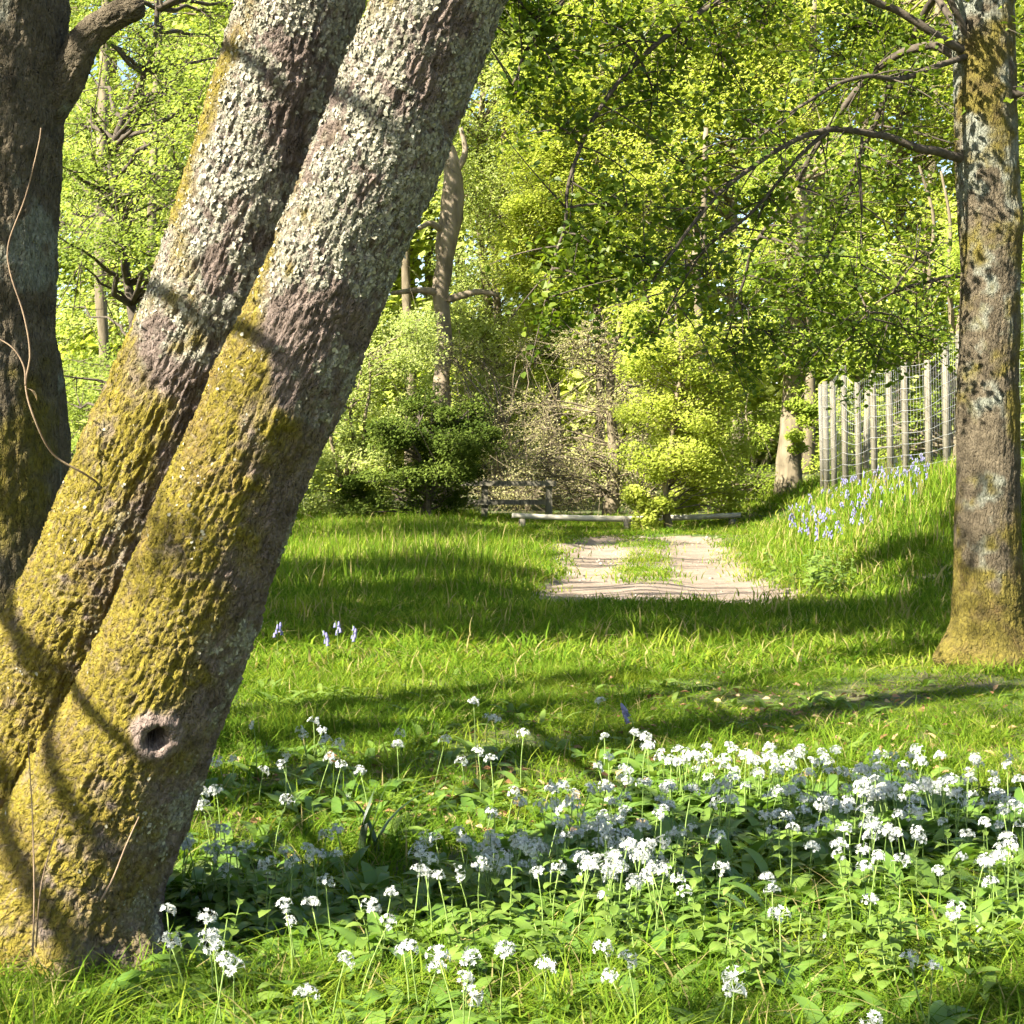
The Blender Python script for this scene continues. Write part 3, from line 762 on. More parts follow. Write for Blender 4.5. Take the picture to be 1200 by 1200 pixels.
tC = [(1.3, 4.35, 0, .32, 7, 1.3), (.6, 4.3, 0, .2, 7, 1.0), (-.7, 4.55, 0, .22, 6.5, 1.0), (.2, 5.55, 0, .22, 8, .9), (.9, 5.6, 0, .25, 8, .9), (1.6, 5.7, 0, .25, 8, .9)]
tr = shade_tree('shade_tree', (-5.6, -1.0), 7.5, .22, tC, 'slim leafy tree beside the camera whose branches shade the leaning stems', 53, size=.07, per=1300, br=.016)
# its three long branches that throw the thin shadows over the leaning stems
L = np.array(tr.location)
for (a0, b0, ta, tb, r) in [((270, 50, 4.78), (470, 158, 4.36), 3.2, 3.6, .020), ((165, 320, 4.87), (360, 445, 4.54), 3.0, 3.5, .024), ((5, 728, 5.0), (150, 872, 4.7), 2.8, 3.3, .022)]:
    pa = at(*a0) + SUN * ta; pb = at(*b0) + SUN * tb
    d = pb - pa
    pts = [np.array([-5.6, -1.0, 4.2]), pa - d * 4.5 + [-.2, 0, .1], pa - d * 2.0, pa, (pa + pb) / 2 + [0, 0, .015], pb, pb + d * .5]
    bm = MB(); bm.tube(np.array(pts) - L, np.array([2.0, 1.5, 1.2, 1, 1, .9, .5]) * r, 8, 40)
    link('branch', bm.me('branch', M['branch']), tr)

# ------------------------------------------------------------------ background trees
tree('hazel_tree', 135, 24, 'loose mid-green tree with dark crooked limbs behind the leaning stems', (180, -60), .10,
     [(60, 320, -40, 330, 22, 27, 60, .55), (60, 260, 180, 330, 21, 24, 14, .5), (60, 330, 300, 560, 23, 27, 34, .5)], 'lf_dull', .085, 150, seed=1, bark='branch', brad=.04, bend=.9, twigs=5)
tree('willow_tree', 250, 36, 'grey-green tree glimpsed above the dark bush between leaning stem and snag', (330, -80), .18,
     [(60, 460, -60, 250, 34, 40, 70, .9), (60, 420, 230, 560, 35, 39, 60, .85)], 'lf_grey', .12, 200, seed=2, brad=.045)
tree('hawthorn_bush', 405, 32.5, 'pale grey-green hawthorn bush against the leaning stem', (420, 420), .06,
     [(360, 500, 370, 480, 31.5, 34, 34, .5), (350, 470, 470, 605, 31.5, 33.5, 34, .45)], 'lf_grey', .075, 190, cat='bush', seed=3, stems=3, brad=.02)
tree('hawthorn_bush', 200, 31, 'light green bushy thicket behind the shaded dark trunks', (200, 430), .06,
     [(60, 330, 420, 520, 30, 33, 36, .6), (60, 340, 510, 610, 30, 32.5, 36, .55)], 'lf_dull', .085, 150, cat='bush', seed=23, stems=3, brad=.02)
tree('shade_toned_bush', 505, 31.5, 'rounded green bush with shade put into its dark leaf colour at the edge of the sunny lawn', (505, 500), .05,  # green bush in shadow; the shade is painted into all its leaves
     [(440, 560, 490, 600, 30.8, 32.4, 48, .36), (470, 585, 470, 540, 31, 32.4, 18, .34), (400, 470, 560, 606, 31, 32, 12, .3)], 'lf_shade_tone', .075, 230, cat='bush', seed=4, stems=3, brad=.02, bark='branch')
tree('ash_tree', 575, 44, 'tall pale green fine-leaved tree left of the yellow beech', (560, -60), .16,
     [(480, 640, -40, 200, 41.5, 46, 70, .9), (500, 650, 180, 440, 41.5, 45, 76, .85), (470, 620, 380, 540, 40.5, 44, 40, .75)], 'lf_grey', .105, 240, seed=5)
tree('beech_tree', 650, 41, 'slender bright yellow-green beech standing behind the low barrier', (655, -30), .13,
     [(605, 705, 60, 250, 39, 42, 62, .6), (590, 695, 230, 340, 39, 42, 46, .55), (600, 670, 330, 440, 39, 41, 28, .5), (640, 760, -40, 140, 39, 42, 40, .65)], 'lf_beech', .10, 210, seed=6, tone=.4)
tree('beech_tree', 785, 29.3, 'bright yellow-green beech sapling in front of the low barrier', (800, 330), .06,
     [(740, 890, 380, 470, 28.8, 31, 46, .40), (735, 850, 470, 560, 28.8, 30.5, 46, .36), (738, 782, 550, 618, 29.1, 29.6, 18, .22), (760, 860, 540, 600, 30.6, 32, 24, .34), (800, 900, 440, 530, 29, 31, 20, .33), (730, 800, 330, 400, 29, 31, 12, .36)], 'lf_beech', .075, 170, seed=7, tone=.45, brad=.015, bend=.3)
tree('beech_tree', 860, 40, 'tall yellow-green beech behind the oak branches above the track', (860, -80), .16,
     [(740, 960, -60, 150, 38, 42, 80, .75), (700, 960, 130, 330, 38, 42, 80, .7)], 'lf_beech', .105, 210, seed=8, tone=.3)
big = tree('old_tree', 925, 33.5, 'stout pale trunk with ivy near the end of the deer fence', (938, 215), .23,
     [(880, 975, 300, 430, 32.4, 34.5, 34, .4), (903, 950, 430, 530, 33.0, 33.4, 9, .22), (880, 1010, 150, 340, 32.5, 36, 40, .6)], 'lf_mid', .085, 190, seed=9, brad=.05, trunk_top=.8, bend=.06)
tree('maple_tree', 1050, 42, 'yellow-green tree filling the gap behind the deer fence', (1060, -80), .18,
     [(950, 1230, -60, 160, 39, 45, 80, .85), (940, 1230, 140, 300, 39, 44, 60, .75)], 'lf_beech', .105, 220, seed=10, tone=.15)
tree('hazel_tree', 1120, 33, 'mid-green leafy understorey tree behind the deer fence wires', (1110, 200), .09,
     [(950, 1220, 270, 420, 31, 36, 64, .55), (960, 1230, 400, 560, 32, 38, 50, .5)], 'lf_mid', .085, 190, seed=11, stems=3)
tree('thorn_bush', 715, 35.5, 'brown half-bare thorn tree with a tangle of twigs behind the barrier', (722, 330), .16,
     [(660, 770, 380, 480, 34.5, 37, 30, .5), (600, 760, 470, 600, 34.5, 37, 40, .5)], 'lf_brown', .055, 90, seed=12, twigs=16, brad=.03, bend=.35)
tree('thorn_bush', 610, 38, 'low tangled pale brown bramble thicket behind the rail fence', (615, 500), .05,
     [(560, 700, 470, 600, 37, 40, 40, .55), (520, 640, 400, 500, 38, 41, 20, .6)], 'lf_brown', .06, 80, cat='bush', seed=13, twigs=14, brad=.025, stems=3)
tree('elder_bush', 850, 34.5, 'dull green shrub beside the stout ivy-grown trunk', (850, 470), .05,
     [(800, 915, 480, 600, 33.5, 36, 44, .42), (700, 800, 520, 600, 36, 38, 22, .4)], 'lf_mid', .07, 120, cat='bush', seed=14, twigs=9, brad=.02, stems=3)
# snag
sx = at(522, 560, 40)
snag = thing('dead_tree', (sx[0], 40, 0), 'pale dead trunk with broken side limbs among the green trees', 'tree')
simple_trunk(snag, [(sx[0], 40, -.1), at(516, 480, 40), at(520, 400, 40), at(517, 330, 40), at(527, 260, 40), at(530, 200, 40), at(520, 150, 40)], [.24, .22, .20, .19, .24, .20, .10], M['deadwood'], 8, 60, rough=.12)
L = np.array(snag.location)
for pts in ([at(518, 343, 40), at(490, 340, 39.8), at(458, 344, 39.7)], [at(525, 275, 40), at(505, 262, 39.7), at(490, 268, 39.5)], [at(522, 352, 40), at(560, 342, 39.8), at(585, 346, 39.7)], [at(528, 210, 40), at(545, 180, 40), at(540, 150, 40)]):
    bm = MB(); bm.tube(np.array(pts) - L, [.10, .075, .05], 7, 10)
    link('broken_limb', bm.me('broken_limb', M['deadwood']), snag)
# slim pale trunks deeper in
slim_labels = ['slim pale trunk between the dead tree and the slender yellow beech', 'slim pale trunk just behind the slender yellow beech', 'thin pale trunk rising out of the bramble thicket', 'slim pale trunk beside the stout ivy-grown trunk', 'slim trunk behind the bright beech sapling',
  'slim pale trunk behind the wires of the deer fence', 'slim trunk between the leaning stem and the dead tree', 'slim trunk close behind the shaded dark trunks', 'slim trunk seen through the loose tree with crooked limbs', 'slim pale trunk above the half-bare thorn tree']
for k, (px, py0, Yd, r) in enumerate([(583, 250, 43, .11), (700, 120, 45, .12), (640, 300, 46, .10), (945, 150, 39, .13), (818, 300, 37, .10), (1090, 150, 47, .15), (478, 100, 46, .13), (120, 0, 33, .12), (180, 60, 34, .10), (760, 120, 48, .14)]):
    p = at(px, 560, Yd); t_ = thing('slim_tree', (p[0], Yd, gz1(p[0], Yd) - .05), slim_labels[k], 'tree', 'slim trunks deep in the wood')
    simple_trunk(t_, [(p[0], Yd, gz1(p[0], Yd) - .1), at(px + 4, 450, Yd), at(px - 3, 300, Yd), at(px + 5, py0, Yd), at(px + 9, py0 - 150, Yd)], [r * 1.3, r, r * .9, r * .8, r * .5], M['bgbark'], 6, 20)
    for j in range(5):
        bm = MB()
        a0 = at(px, random.uniform(py0, 450), Yd); e = a0 + np.array([random.uniform(-1.6, 1.6), random.uniform(-1, 1), random.uniform(.2, 1.4)])
        bm.tube(bez(a0, e, .1, 6) - np.array(t_.location), np.linspace(.035, .01, 6), 5)
        link('branch', bm.me('branch', M['bgbark']), t_)

# far wood: reads as one mass
rs = np.random.RandomState(77)
C = []; tn = []
for k in range(1250):
    Yd = rs.uniform(50, 72); x = rs.uniform(-.42, .42) * Yd; z = rs.uniform(0, 1) ** .9 * (.36 * Yd + 2)
    if k > 1000: z = rs.uniform(.3, 4)
    r = rs.uniform(1.2, 2.2); n = 215
    d = unit(rs.normal(size=(n, 3))) * (rs.uniform(0, 1, n) ** .4)[:, None] * r
    C.append(np.array([x, Yd, z]) + d); tn.append(np.full(n, .5 + .45 * math.sin(x * .5) * rs.uniform(0, 1)))
V, F, r = leaves(np.vstack(C), .37, rs, sunward=1.0, rnd=np.concatenate(tn), aspect=.8)
V[:, 2] = np.maximum(V[:, 2], 0.0)
link('far_wood', mesh('far_wood', V, [F], M['lf_far'], {'rnd': r}, False), kind='stuff', label='distant mass of spring woodland closing off the view', cat='wood')
bm = MB()
for k in range(22):
    Yd = rs.uniform(52, 74); x = rs.uniform(-.40, .40) * Yd; r = rs.uniform(.12, .28)
    bm.tube([(x, Yd, -.1), (x + rs.normal(0, .3), Yd, 8), (x + rs.normal(0, .6), Yd, 17)], [r * 1.2, r, r * .6], 7, 8)
link('far_trunks', bm.me('far_trunks', M['bgbark']), kind='stuff', label='thin trunks of the distant wood', cat='wood')

# ------------------------------------------------------------------ fences and barrier
fposts = [(963, 575, 450, 29.5), (968, 576, 447, 29.0), (977, 576, 446, 28.2), (990, 573, 428, 27.5), (1006, 572, 448, 26.8), (1024, 566, 433, 26.0), (1043, 563, 433, 25.3), (1061, 566, 425, 24.6), (1088, 566, 422, 23.8), (1109, 568, 401, 23.0), (1126, 570, 388, 22.3), (1152, 580, 372, 21.3), (1185, 590, 350, 20.2), (1225, 600, 325, 19.2)]
p0 = at(1043, 563, 25.3)
df = thing('deer_fence', (p0[0], p0[1], gz1(p0[0], p0[1])), 'tall wire deer fence on round wooden posts along the bank', 'fence')
L = np.array(df.location); tops = []; bots = []
for (px, pb, pt, Yd) in fposts:
    b = at(px + 1.5, pb, Yd); t_ = at(px - 1.5, pt, Yd); b[2] = min(b[2], gz1(b[0], b[1])) - .1
    bm = MB(); r = .050 if px != 963 else .042
    bm.tube(np.array([b, b * .5 + t_ * .5, t_ - [0, 0, .015], t_]) - L, [r, r, r * .95, r * .8], 10, None)
    link('post', bm.me('post', M['post']), df); tops.append(t_); bots.append(np.array([b[0], b[1], gz1(b[0], b[1])]))
tops = np.array(tops); bots = np.array(bots)
for f in np.linspace(.06, .97, 11):
    bm = MB(); ln = bots + (tops - bots) * f + [-.055, -.04, 0]
    Q = []
    for k in range(len(ln) - 1):
        for t in np.linspace(0, 1, 5, endpoint=False):
            p = ln[k] * (1 - t) + ln[k + 1] * t; p = p - [0, 0, .05 * t * (1 - t)]; Q.append(p)
    Q.append(ln[-1]); bm.tube(np.array(Q) - L, np.full(len(Q), .003), 4)
    link('wire', bm.me('wire', M['wire']), df)
bm = MB()
for k in range(len(tops) - 1):
    for t in np.arange(0.1, 1, .14):
        b = bots[k] * (1 - t) + bots[k + 1] * t + [-.055, -.04, .05]; u_ = tops[k] * (1 - t) + tops[k + 1] * t + [-.055, -.04, -.06]
        bm.tube(np.array([b, u_]) - L, [.0012, .0012], 3)
link('netting', bm.me('netting', M['wire']), df, kind='stuff')
# two back posts of the same fence where it turns
bp = thing('fence_post', at(1015, 575, 31) * [1, 1, 0] + [0, 0, gz1(at(1015, 575, 31)[0], 31)], 'lone thin pale post standing behind the deer fence', 'post')
bm = MB(); t_ = at(1015, 457, 31); bm.tube([(0, 0, -.1), (0, 0, .8), (0.01, 0, t_[2] - bp.location[2])], [.06, .058, .05], 9)
link('post', bm.me('post', M['post']), bp)

rf = thing('rail_fence', at(600, 600, 34) * [1, 1, 0], 'weathered post and rail fence among the brambles', 'fence'); L = np.array(rf.location)
for px in (568, 643):
    b = at(px, 605, 34); t_ = at(px, 562, 34)
    bm = MB(); bm.box((b[0] - L[0], 0, t_[2] / 2), (.13, .10, t_[2]), .1); link('post', bm.me('post', M['post'], False), rf)
for py in (566, 588):
    a0 = at(540, py, 33.92); b0 = at(652 if py == 566 else 640, py + 1, 33.92); bm = MB()
    bm.box(((a0 + b0) / 2 - L), (b0[0] - a0[0], .05, .10)); link('rail', bm.me('rail', M['post'], False), rf)
lb = thing('log_barrier', at(735, 606, 30) * [1, 1, 0], 'long pale peeled pole laid low across the track end', 'barrier'); L = np.array(lb.location)
bm = MB(); pts = np.array([at(600, 604, 30.0), at(660, 606.5, 30.05), at(735, 608, 30.1), at(800, 606.5, 30.1), at(868, 603.5, 30.1)]) 
bm.tube(pts - L, [.042, .050, .054, .050, .045], 10, 30); link('pole', bm.me('pole', M['pole']), lb)
for px in (612, 735, 858):
    b = at(px, 606, 30.02); bm = MB(); h = b[2] - .03
    bm.tube([(b[0] - L[0], .02, -.1), (b[0] - L[0], .02, h)], [.07, .06], 9); link('support', bm.me('support', M['post']), lb)

# ------------------------------------------------------------------ plants: shared meshes
def blade(h, w, lean_, az, rs, seg=3, base=(0, 0)):
    t = np.linspace(0, 1, seg + 1)
    x = lean_ * h * t ** 2; z = h * (t - .35 * abs(lean_) * t ** 2.5)
    ww = w * (1 - t ** 1.6) * .5
    ca, sa = math.cos(az), math.sin(az)
    C = np.column_stack([base[0] + x * ca, base[1] + x * sa, z])
    S = np.array([-sa, ca, 0.0])
    V = np.vstack([np.stack([C[:-1] - S * ww[:-1, None], C[:-1] + S * ww[:-1, None]], 1).reshape(-1, 3), C[-1:]])
    F4 = [[2 * k, 2 * k + 1, 2 * k + 3, 2 * k + 2] for k in range(seg - 1)]
    F3 = [[2 * seg - 2, 2 * seg - 1, 2 * seg]]
    return V, np.array(F4), np.array(F3)

def tuft(seed, nb, h, w, spread, name):
    rs = np.random.RandomState(seed); mb = MB()
    for k in range(nb):
        V, F4, F3 = blade(h * rs.uniform(.45, 1.15), w * rs.uniform(.6, 1.3), rs.uniform(.2, 1.25), rs.uniform(0, 6.28), rs, 4, rs.normal(0, spread, 2))
        mb.add(V, F4, F3, a=rs.uniform(0, 1))
    return mb.me(name, M['grass'])

def broad_leaf(L_, W_, bend, rs, up=.9, fold=.18, seg=6):
    """lance-shaped arching leaf growing from the origin towards +x"""
    t = np.linspace(0, 1, seg + 1)
    ang = up - bend * t * 1.6
    dx = np.cos(ang) * L_ / seg; dz = np.sin(ang) * L_ / seg
    x = np.concatenate([[0], np.cumsum(dx[:-1])]); z = np.concatenate([[0], np.cumsum(dz[:-1])])
    w = W_ * .5 * np.clip(np.sin(np.pi * np.clip(t * .93 + .05, 0, 1)) ** .8, .06, 1) * (t < 1) + .0008
    tw = rs.uniform(-.3, .3) * t
    V = []
    for k in range(seg + 1):
        V += [(x[k], -w[k], z[k] + fold * w[k] + tw[k] * w[k]), (x[k], 0, z[k]), (x[k], w[k], z[k] + fold * w[k] - tw[k] * w[k])]
    F = []
    for k in range(seg):
        b = 3 * k
        F += [[b, b + 3, b + 4, b + 1], [b + 1, b + 4, b + 5, b + 2]]
    return np.array(V), np.array(F)

def rotz(V, a):
    c, s = math.cos(a), math.sin(a)
    return np.column_stack([V[:, 0] * c - V[:, 1] * s, V[:, 0] * s + V[:, 1] * c, V[:, 2]])

def src_objs(tag, meshes):
    c = bpy.data.collections.new('source_' + tag)
    for k, me in enumerate(meshes):
        o = bpy.data.objects.new('%s_%02d' % (tag, k), me); c.objects.link(o)
    return c

def scatter(name, P, rotz_, tilt, scl, idx, coll, label, cat, sclz=None):
    n = len(P)
    me = bpy.data.meshes.new(name); me.vertices.add(n); me.vertices.foreach_set('co', np.asarray(P, np.float32).ravel())
    rot = np.column_stack([tilt * np.cos(rotz_ * 3.1), tilt * np.sin(rotz_ * 3.1), rotz_]).astype(np.float32)
    a = me.attributes.new('rot', 'FLOAT_VECTOR', 'POINT'); a.data.foreach_set('vector', rot.ravel())
    sv = np.column_stack([scl, scl, scl if sclz is None else sclz]).astype(np.float32)
    a = me.attributes.new('scl', 'FLOAT_VECTOR', 'POINT'); a.data.foreach_set('vector', sv.ravel())
    a = me.attributes.new('idx', 'INT', 'POINT'); a.data.foreach_set('value', np.asarray(idx, np.int32))
    me.update()
    o = link(name, me, kind='stuff', label=label, cat=cat)
    g = bpy.data.node_groups.new('scatter_' + name, 'GeometryNodeTree')
    g.interface.new_socket('Geometry', in_out='INPUT', socket_type='NodeSocketGeometry')
    g.interface.new_socket('Geometry', in_out='OUTPUT', socket_type='NodeSocketGeometry')
    gi = g.nodes.new('NodeGroupInput'); go = g.nodes.new('NodeGroupOutput')
    iop = g.nodes.new('GeometryNodeInstanceOnPoints'); ci = g.nodes.new('GeometryNodeCollectionInfo')
    ci.inputs['Collection'].default_value = coll; ci.inputs['Separate Children'].default_value = True; ci.inputs['Reset Children'].default_value = True
    iop.inputs['Pick Instance'].default_value = True
    def na(k, t):
        x = g.nodes.new('GeometryNodeInputNamedAttribute'); x.data_type = t; x.inputs['Name'].default_value = k
        return [s for s in x.outputs if s.enabled][0]
    g.links.new(gi.outputs[0], iop.inputs['Points']); g.links.new(ci.outputs[0], iop.inputs['Instance'])
    g.links.new(na('idx', 'INT'), iop.inputs['Instance Index'])
    er = g.nodes.new('FunctionNodeEulerToRotation'); g.links.new(na('rot', 'FLOAT_VECTOR'), er.inputs[0]); g.links.new(er.outputs[0], iop.inputs['Rotation'])
    g.links.new(na('scl', 'FLOAT_VECTOR'), iop.inputs['Scale'])
    g.links.new(iop.outputs[0], go.inputs[0])
    md = o.modifiers.new('scatter', 'NODES'); md.node_group = g
    return o

# ------------------------------------------------------------------ where the wild garlic grows
c1 = [(335,143),(490,158),(503,175),(535,130),(565,163),(575,197),(620,208),(590,253),(443,250),(430,273),(367,296),(267,258),(215,265),(628,275),(690,293),(447,392),(160,370),(210,362),(165,412),(613,492),(235,497),(315,555),(515,560),(612,575),(465,603),(110,520),(60,560),(120,550),(152,583),(210,583),(55,620),(150,640),(170,650),(75,665),(40,660),(385,610),(45,765),(110,747),(178,790),(440,747),(455,803),(530,745),(730,748),(795,705),(785,803),(575,670),(55,870),(160,870),(200,880),(130,935),(270,955),(355,880),(640,930),(640,1020),(510,1045),(90,1110),(860,885),(825,172),(815,210),(885,570),(835,895),(100,545),(35,690),(140,855),(185,850),(165,890),(240,930)]
c2 = [(165,70),(610,68),(180,245),(122,280),(225,270),(215,120),(240,130),(340,180),(730,175),(625,190),(640,262),(65,205),(780,215),(770,225),(825,245),(860,275),(885,280),(455,365),(630,360),(640,368),(305,385),(330,420),(400,430),(450,430),(520,390),(530,435),(515,410),(240,470),(700,455),(825,450),(860,372),(755,508),(490,490),(605,495),(620,540),(635,530),(135,565),(30,550),(340,560),(330,575),(400,590),(225,535),(205,620),(225,605),(270,640),(560,650),(600,630),(650,660),(665,630),(690,590),(760,590),(750,610),(770,575),(735,700),(725,710),(790,660),(835,660),(885,525),(390,670),(465,655),(40,680),(10,620),(275,880),(275,943),(620,933),(705,975),(645,1030),(420,1000),(15,985),(40,960),(60,990),(35,1000),(110,920),(155,970),(75,1050),(130,1040),(150,1075),(160,1100)]
c3 = [(165,163),(220,195),(235,200),(255,210),(285,205),(310,205),(335,212),(375,235),(180,250),(65,217),(30,320),(135,300),(85,195),(490,190),(500,205),(455,220),(560,250),(620,250),(630,240),(670,200),(740,200),(820,190),(845,215),(830,210),(690,240),(720,250),(775,235),(620,300),(640,290),(660,280),(710,310),(720,320),(755,335),(680,350),(690,340),(820,300),(860,305),(845,295),(880,310),(920,290),(935,280),(1005,255),(1015,290),(1000,285),(1090,265),(1145,205),(1140,230),(1185,285),(980,340),(975,360),(965,330),(1100,350),(1125,385),(1110,345),(1170,380),(1195,370),(820,360),(800,400),(755,405),(825,460),(665,440),(680,450),(730,487),(640,395),(490,365),(430,350),(380,312),(335,325),(300,340),(120,365),(170,355),(335,410),(375,420),(385,455),(690,550),(685,560),(1000,478),(1060,570),(1085,575),(1105,560),(1075,555),(1140,490),(1150,510),(960,740),(340,755),(315,672),(135,592),(795,910),(880,945),(180,970),(180,1025),(660,1120),(1120,530),(20,190),(40,195),(0,215)]
pos = [(180 + a * .35, 800 + b * .35) for a, b in c1] + [(500 + a / 3, 800 + b / 3) for a, b in c2] + [(800 + a / 3, 820 + b / 3) for a, b in c3]
rs = np.random.RandomState(19)
extra = []
for (px, py) in pos:
    if len(pos) + len(extra) < 318 and (px > 640 or py > 950) and rs.rand() < .75 and 870 < py < 1040:
        extra.append((px + rs.normal(0, 16), py + rs.normal(0, 9)))
pos = [p for k, p in enumerate(pos) if not (p[1] > 1085 and p[0] < 620 and k % 2)] + extra
garlic_h = rs.uniform(.16, .27, len(pos))
garlic_g = np.array([ground_at(px, py, h) for (px, py), h in zip(pos, garlic_h)])
def garlic_cover(x, y):
    c = np.zeros(len(x))
    for g in garlic_g: c += np.exp(-((x - g[0]) ** 2 + ((y - g[1]) * .8) ** 2) / (2 * .16 ** 2))
    return np.clip(c / 1.6, 0, 1)

# ------------------------------------------------------------------ grass
near_t = [tuft(200 + k, 46, .20, .0058, .075, 'grass_tuft') for k in range(6)]
far_t = [tuft(220 + k, 64, .20, .0120, .16, 'grass_tuft') for k in range(5)]
gc = src_objs('grass', near_t + far_t)
def grass_points():
    rs = np.random.RandomState(4)
    out = []
    for (y0, y1, dens, far) in ((3.6, 5.2, 175, 0), (5.2, 7.5, 140, 0), (7.5, 11, 100, 0), (11, 15, 42, 1), (15, 22, 32, 1), (22, 35, 20, 1)):
        hw = .34 * y1 + .8
        n = int(dens * 2 * hw * (y1 - y0)); x = rs.uniform(-hw, hw, n); y = rs.uniform(y0, y1, n)
        keep = np.abs(x) < .33 * y + .7
        x, y = x[keep], y[keep]; n = len(x)
        inn = track_in(x, y)
        cs = np.exp(-((x - xc(y)) / (.08 + .010 * (y - 16))) ** 2) * sst(16.9, 18.6, y)
        patch = n2(x * .8, y * .8, 3, 9.)
        bare = sst(.15, .5, patch + .35 * np.exp(-((y - 7.2) / .8) ** 2 - ((x + .3) / 1.2) ** 2) + .45 * np.exp(-((y - 9.4) / .5) ** 2 - ((x - 1.6) / 1.4) ** 2)) * sst(12.5, 10.5, y)
        edge = np.minimum(np.minimum(x - xl(y), xr(y) - x), y - TN)
        p = np.clip((1 - inn) + .9 * cs * inn + .13 * sst(.35, .05, edge) * inn, 0, 1) * (1 - .45 * bare)
        gcv = garlic_cover(x, y) if y0 < 11 else np.zeros(n)
        p = p * (1 - .6 * gcv * sst(4.4, 5.2, y))
        keep = rs.uniform(0, 1, n) < p
        gcv = gcv[keep]
        x, y, bare, cs, inn = x[keep], y[keep], bare[keep], cs[keep], inn[keep]; n = len(x)
        hgt = .85 + .25 * n2(x * .6, y * .6, 3, 3.)
        hgt *= 1 - .35 * np.exp(-((y - 9.8) / 1.6) ** 2)
        hgt = hgt * (1 + .55 * sst(.1, 1.0, bank(x, y)) + .5 * sst(15, 18, y) * sst(.4, -.4, x) * (1 - .3 * sst(26, 30, y)))
        hgt *= np.where(inn > .5, .55, 1) * (1 - .55 * bare)
        hgt *= np.where((y > 26) & (x > -.8), .5, 1)
        hgt *= np.where((y > 14.9) & (y < 16.6) & (x > -.2) & (x < 3.2), .6, 1)
        near_edge = np.minimum(np.abs(x - xl(y)), np.abs(x - xr(y)))
        hgt *= np.where((y > TN) & (y < TF) & (near_edge < .35) & (inn < .5), .6, 1)
        hgt *= 1 - .30 * np.exp(-((y - 6.3) / 1.2) ** 2) * sst(-1, 0, x)
        hgt *= 1 + .45 * n2(x * 3.5, y * 3.5, 2, 5.)
        hgt *= 1 - .3 * gcv
        hgt *= np.where(y < 14.5, .82, 1)
        sc = rs.uniform(.65, 1.35, n)
        idx = rs.randint(0, 6, n) if not far else rs.randint(6, 11, n)
        out.append((x, y, sc, sc * hgt * rs.uniform(.8, 1.2, n), idx))
    return [np.concatenate(c) for c in zip(*out)]
x, y, sc, scz, idx = grass_points()
P = np.column_stack([x, y, gz(x, y) - .008])
scatter('grass', P, RS.uniform(0, 6.28, len(x)), RS.normal(0, .12, len(x)), sc, idx, gc, 'lush green spring grass covering the clearing and bank', 'grass', scz)
print('grass', len(x))

# ------------------------------------------------------------------ wild garlic
rs = np.random.RandomState(9)
def umbel(seed):
    rs = np.random.RandomState(seed); mb = MB()
    n = 19
    for k in range(n):
        th = rs.uniform(0, 6.28); ph = math.acos(1 - rs.uniform(0, 1.15))
        d = np.array([math.sin(ph) * math.cos(th), math.sin(ph) * math.sin(th), math.cos(ph)])
        c = d * .027 * rs.uniform(.8, 1.1); a = unit(np.cross(d, rs.normal(size=3))); b = np.cross(d, a)
        mb.tube([np.zeros(3), c], [.0007, .0007], 3, a=.2)
        for j in range(6):
            an = j * math.pi / 3; e = math.cos(an) * a + math.sin(an) * b; g = -math.sin(an) * a + math.cos(an) * b
            R_ = .0088 * rs.uniform(.85, 1.15)
            mb.add([c, c + e * R_ * .5 + g * .0021 + d * .002, c + e * R_ + d * .0035, c + e * R_ * .5 - g * .0021 + d * .002], [[0, 1, 2], [0, 2, 3]], a=rs.uniform(0, 1))
    return mb.me('flower_head', M['petal'], False)
heads = [umbel(300 + k) for k in range(5)]
def stem_me(h, seed, r=.0022):
    rs = np.random.RandomState(seed); mb = MB()
    mb.tube([(0, 0, -.02), (rs.normal(0, .006), rs.normal(0, .006), h * .5), (0, 0, h)], [r * 1.2, r, r * .8], 5, 6)
    return mb.me('stem', M['stem'])
gstems = [stem_me(1.0, 320 + k, .0022) for k in range(3)]
gleaf = []
for k in range(6):
    V, F = broad_leaf(rs.uniform(.17, .25), rs.uniform(.042, .062), rs.uniform(.7, 1.2), rs, up=rs.uniform(.8, 1.25))
    gleaf.append(mesh('leaf', V, [F], M['garlic_leaf'], {'rnd': np.full(len(V), rs.rand())}))
zones = [('white flowering wild garlic crowded at the foot of the leaning stems', 'wild garlic at the foot of the leaning stems'),
         ('white wild garlic flower in the dense drift towards the oak', 'wild garlic drift towards the oak'),
         ('white wild garlic flower scattered in the sunny grass beyond the garlic patch', 'scattered wild garlic in the grass'),
         ('white wild garlic flower among dark broad leaves in the middle of the patch', 'wild garlic in the middle of the patch'),
         ('white wild garlic flower beside the clump of dark strap leaves', 'wild garlic by the strap-leaved clump'),
         ('white wild garlic flower at the far rim of the drift against short lawn', 'wild garlic at the far rim of the drift'),
         ('white wild garlic flower rising out of the nettles and grass in front', 'wild garlic in the nettles in front')]
def zone(px, py):
    if py > 1075: return zones[-1]
    if 370 < px < 500 and 880 < py < 1030: return zones[4]
    if px > 740 and py < 903: return zones[5]
    if px < 320 and py > 900: return zones[0]
    if px < 760 and py < 915: return zones[2]
    if px > 760 and py < 985: return zones[1]
    return zones[3]
garlic_xy = []
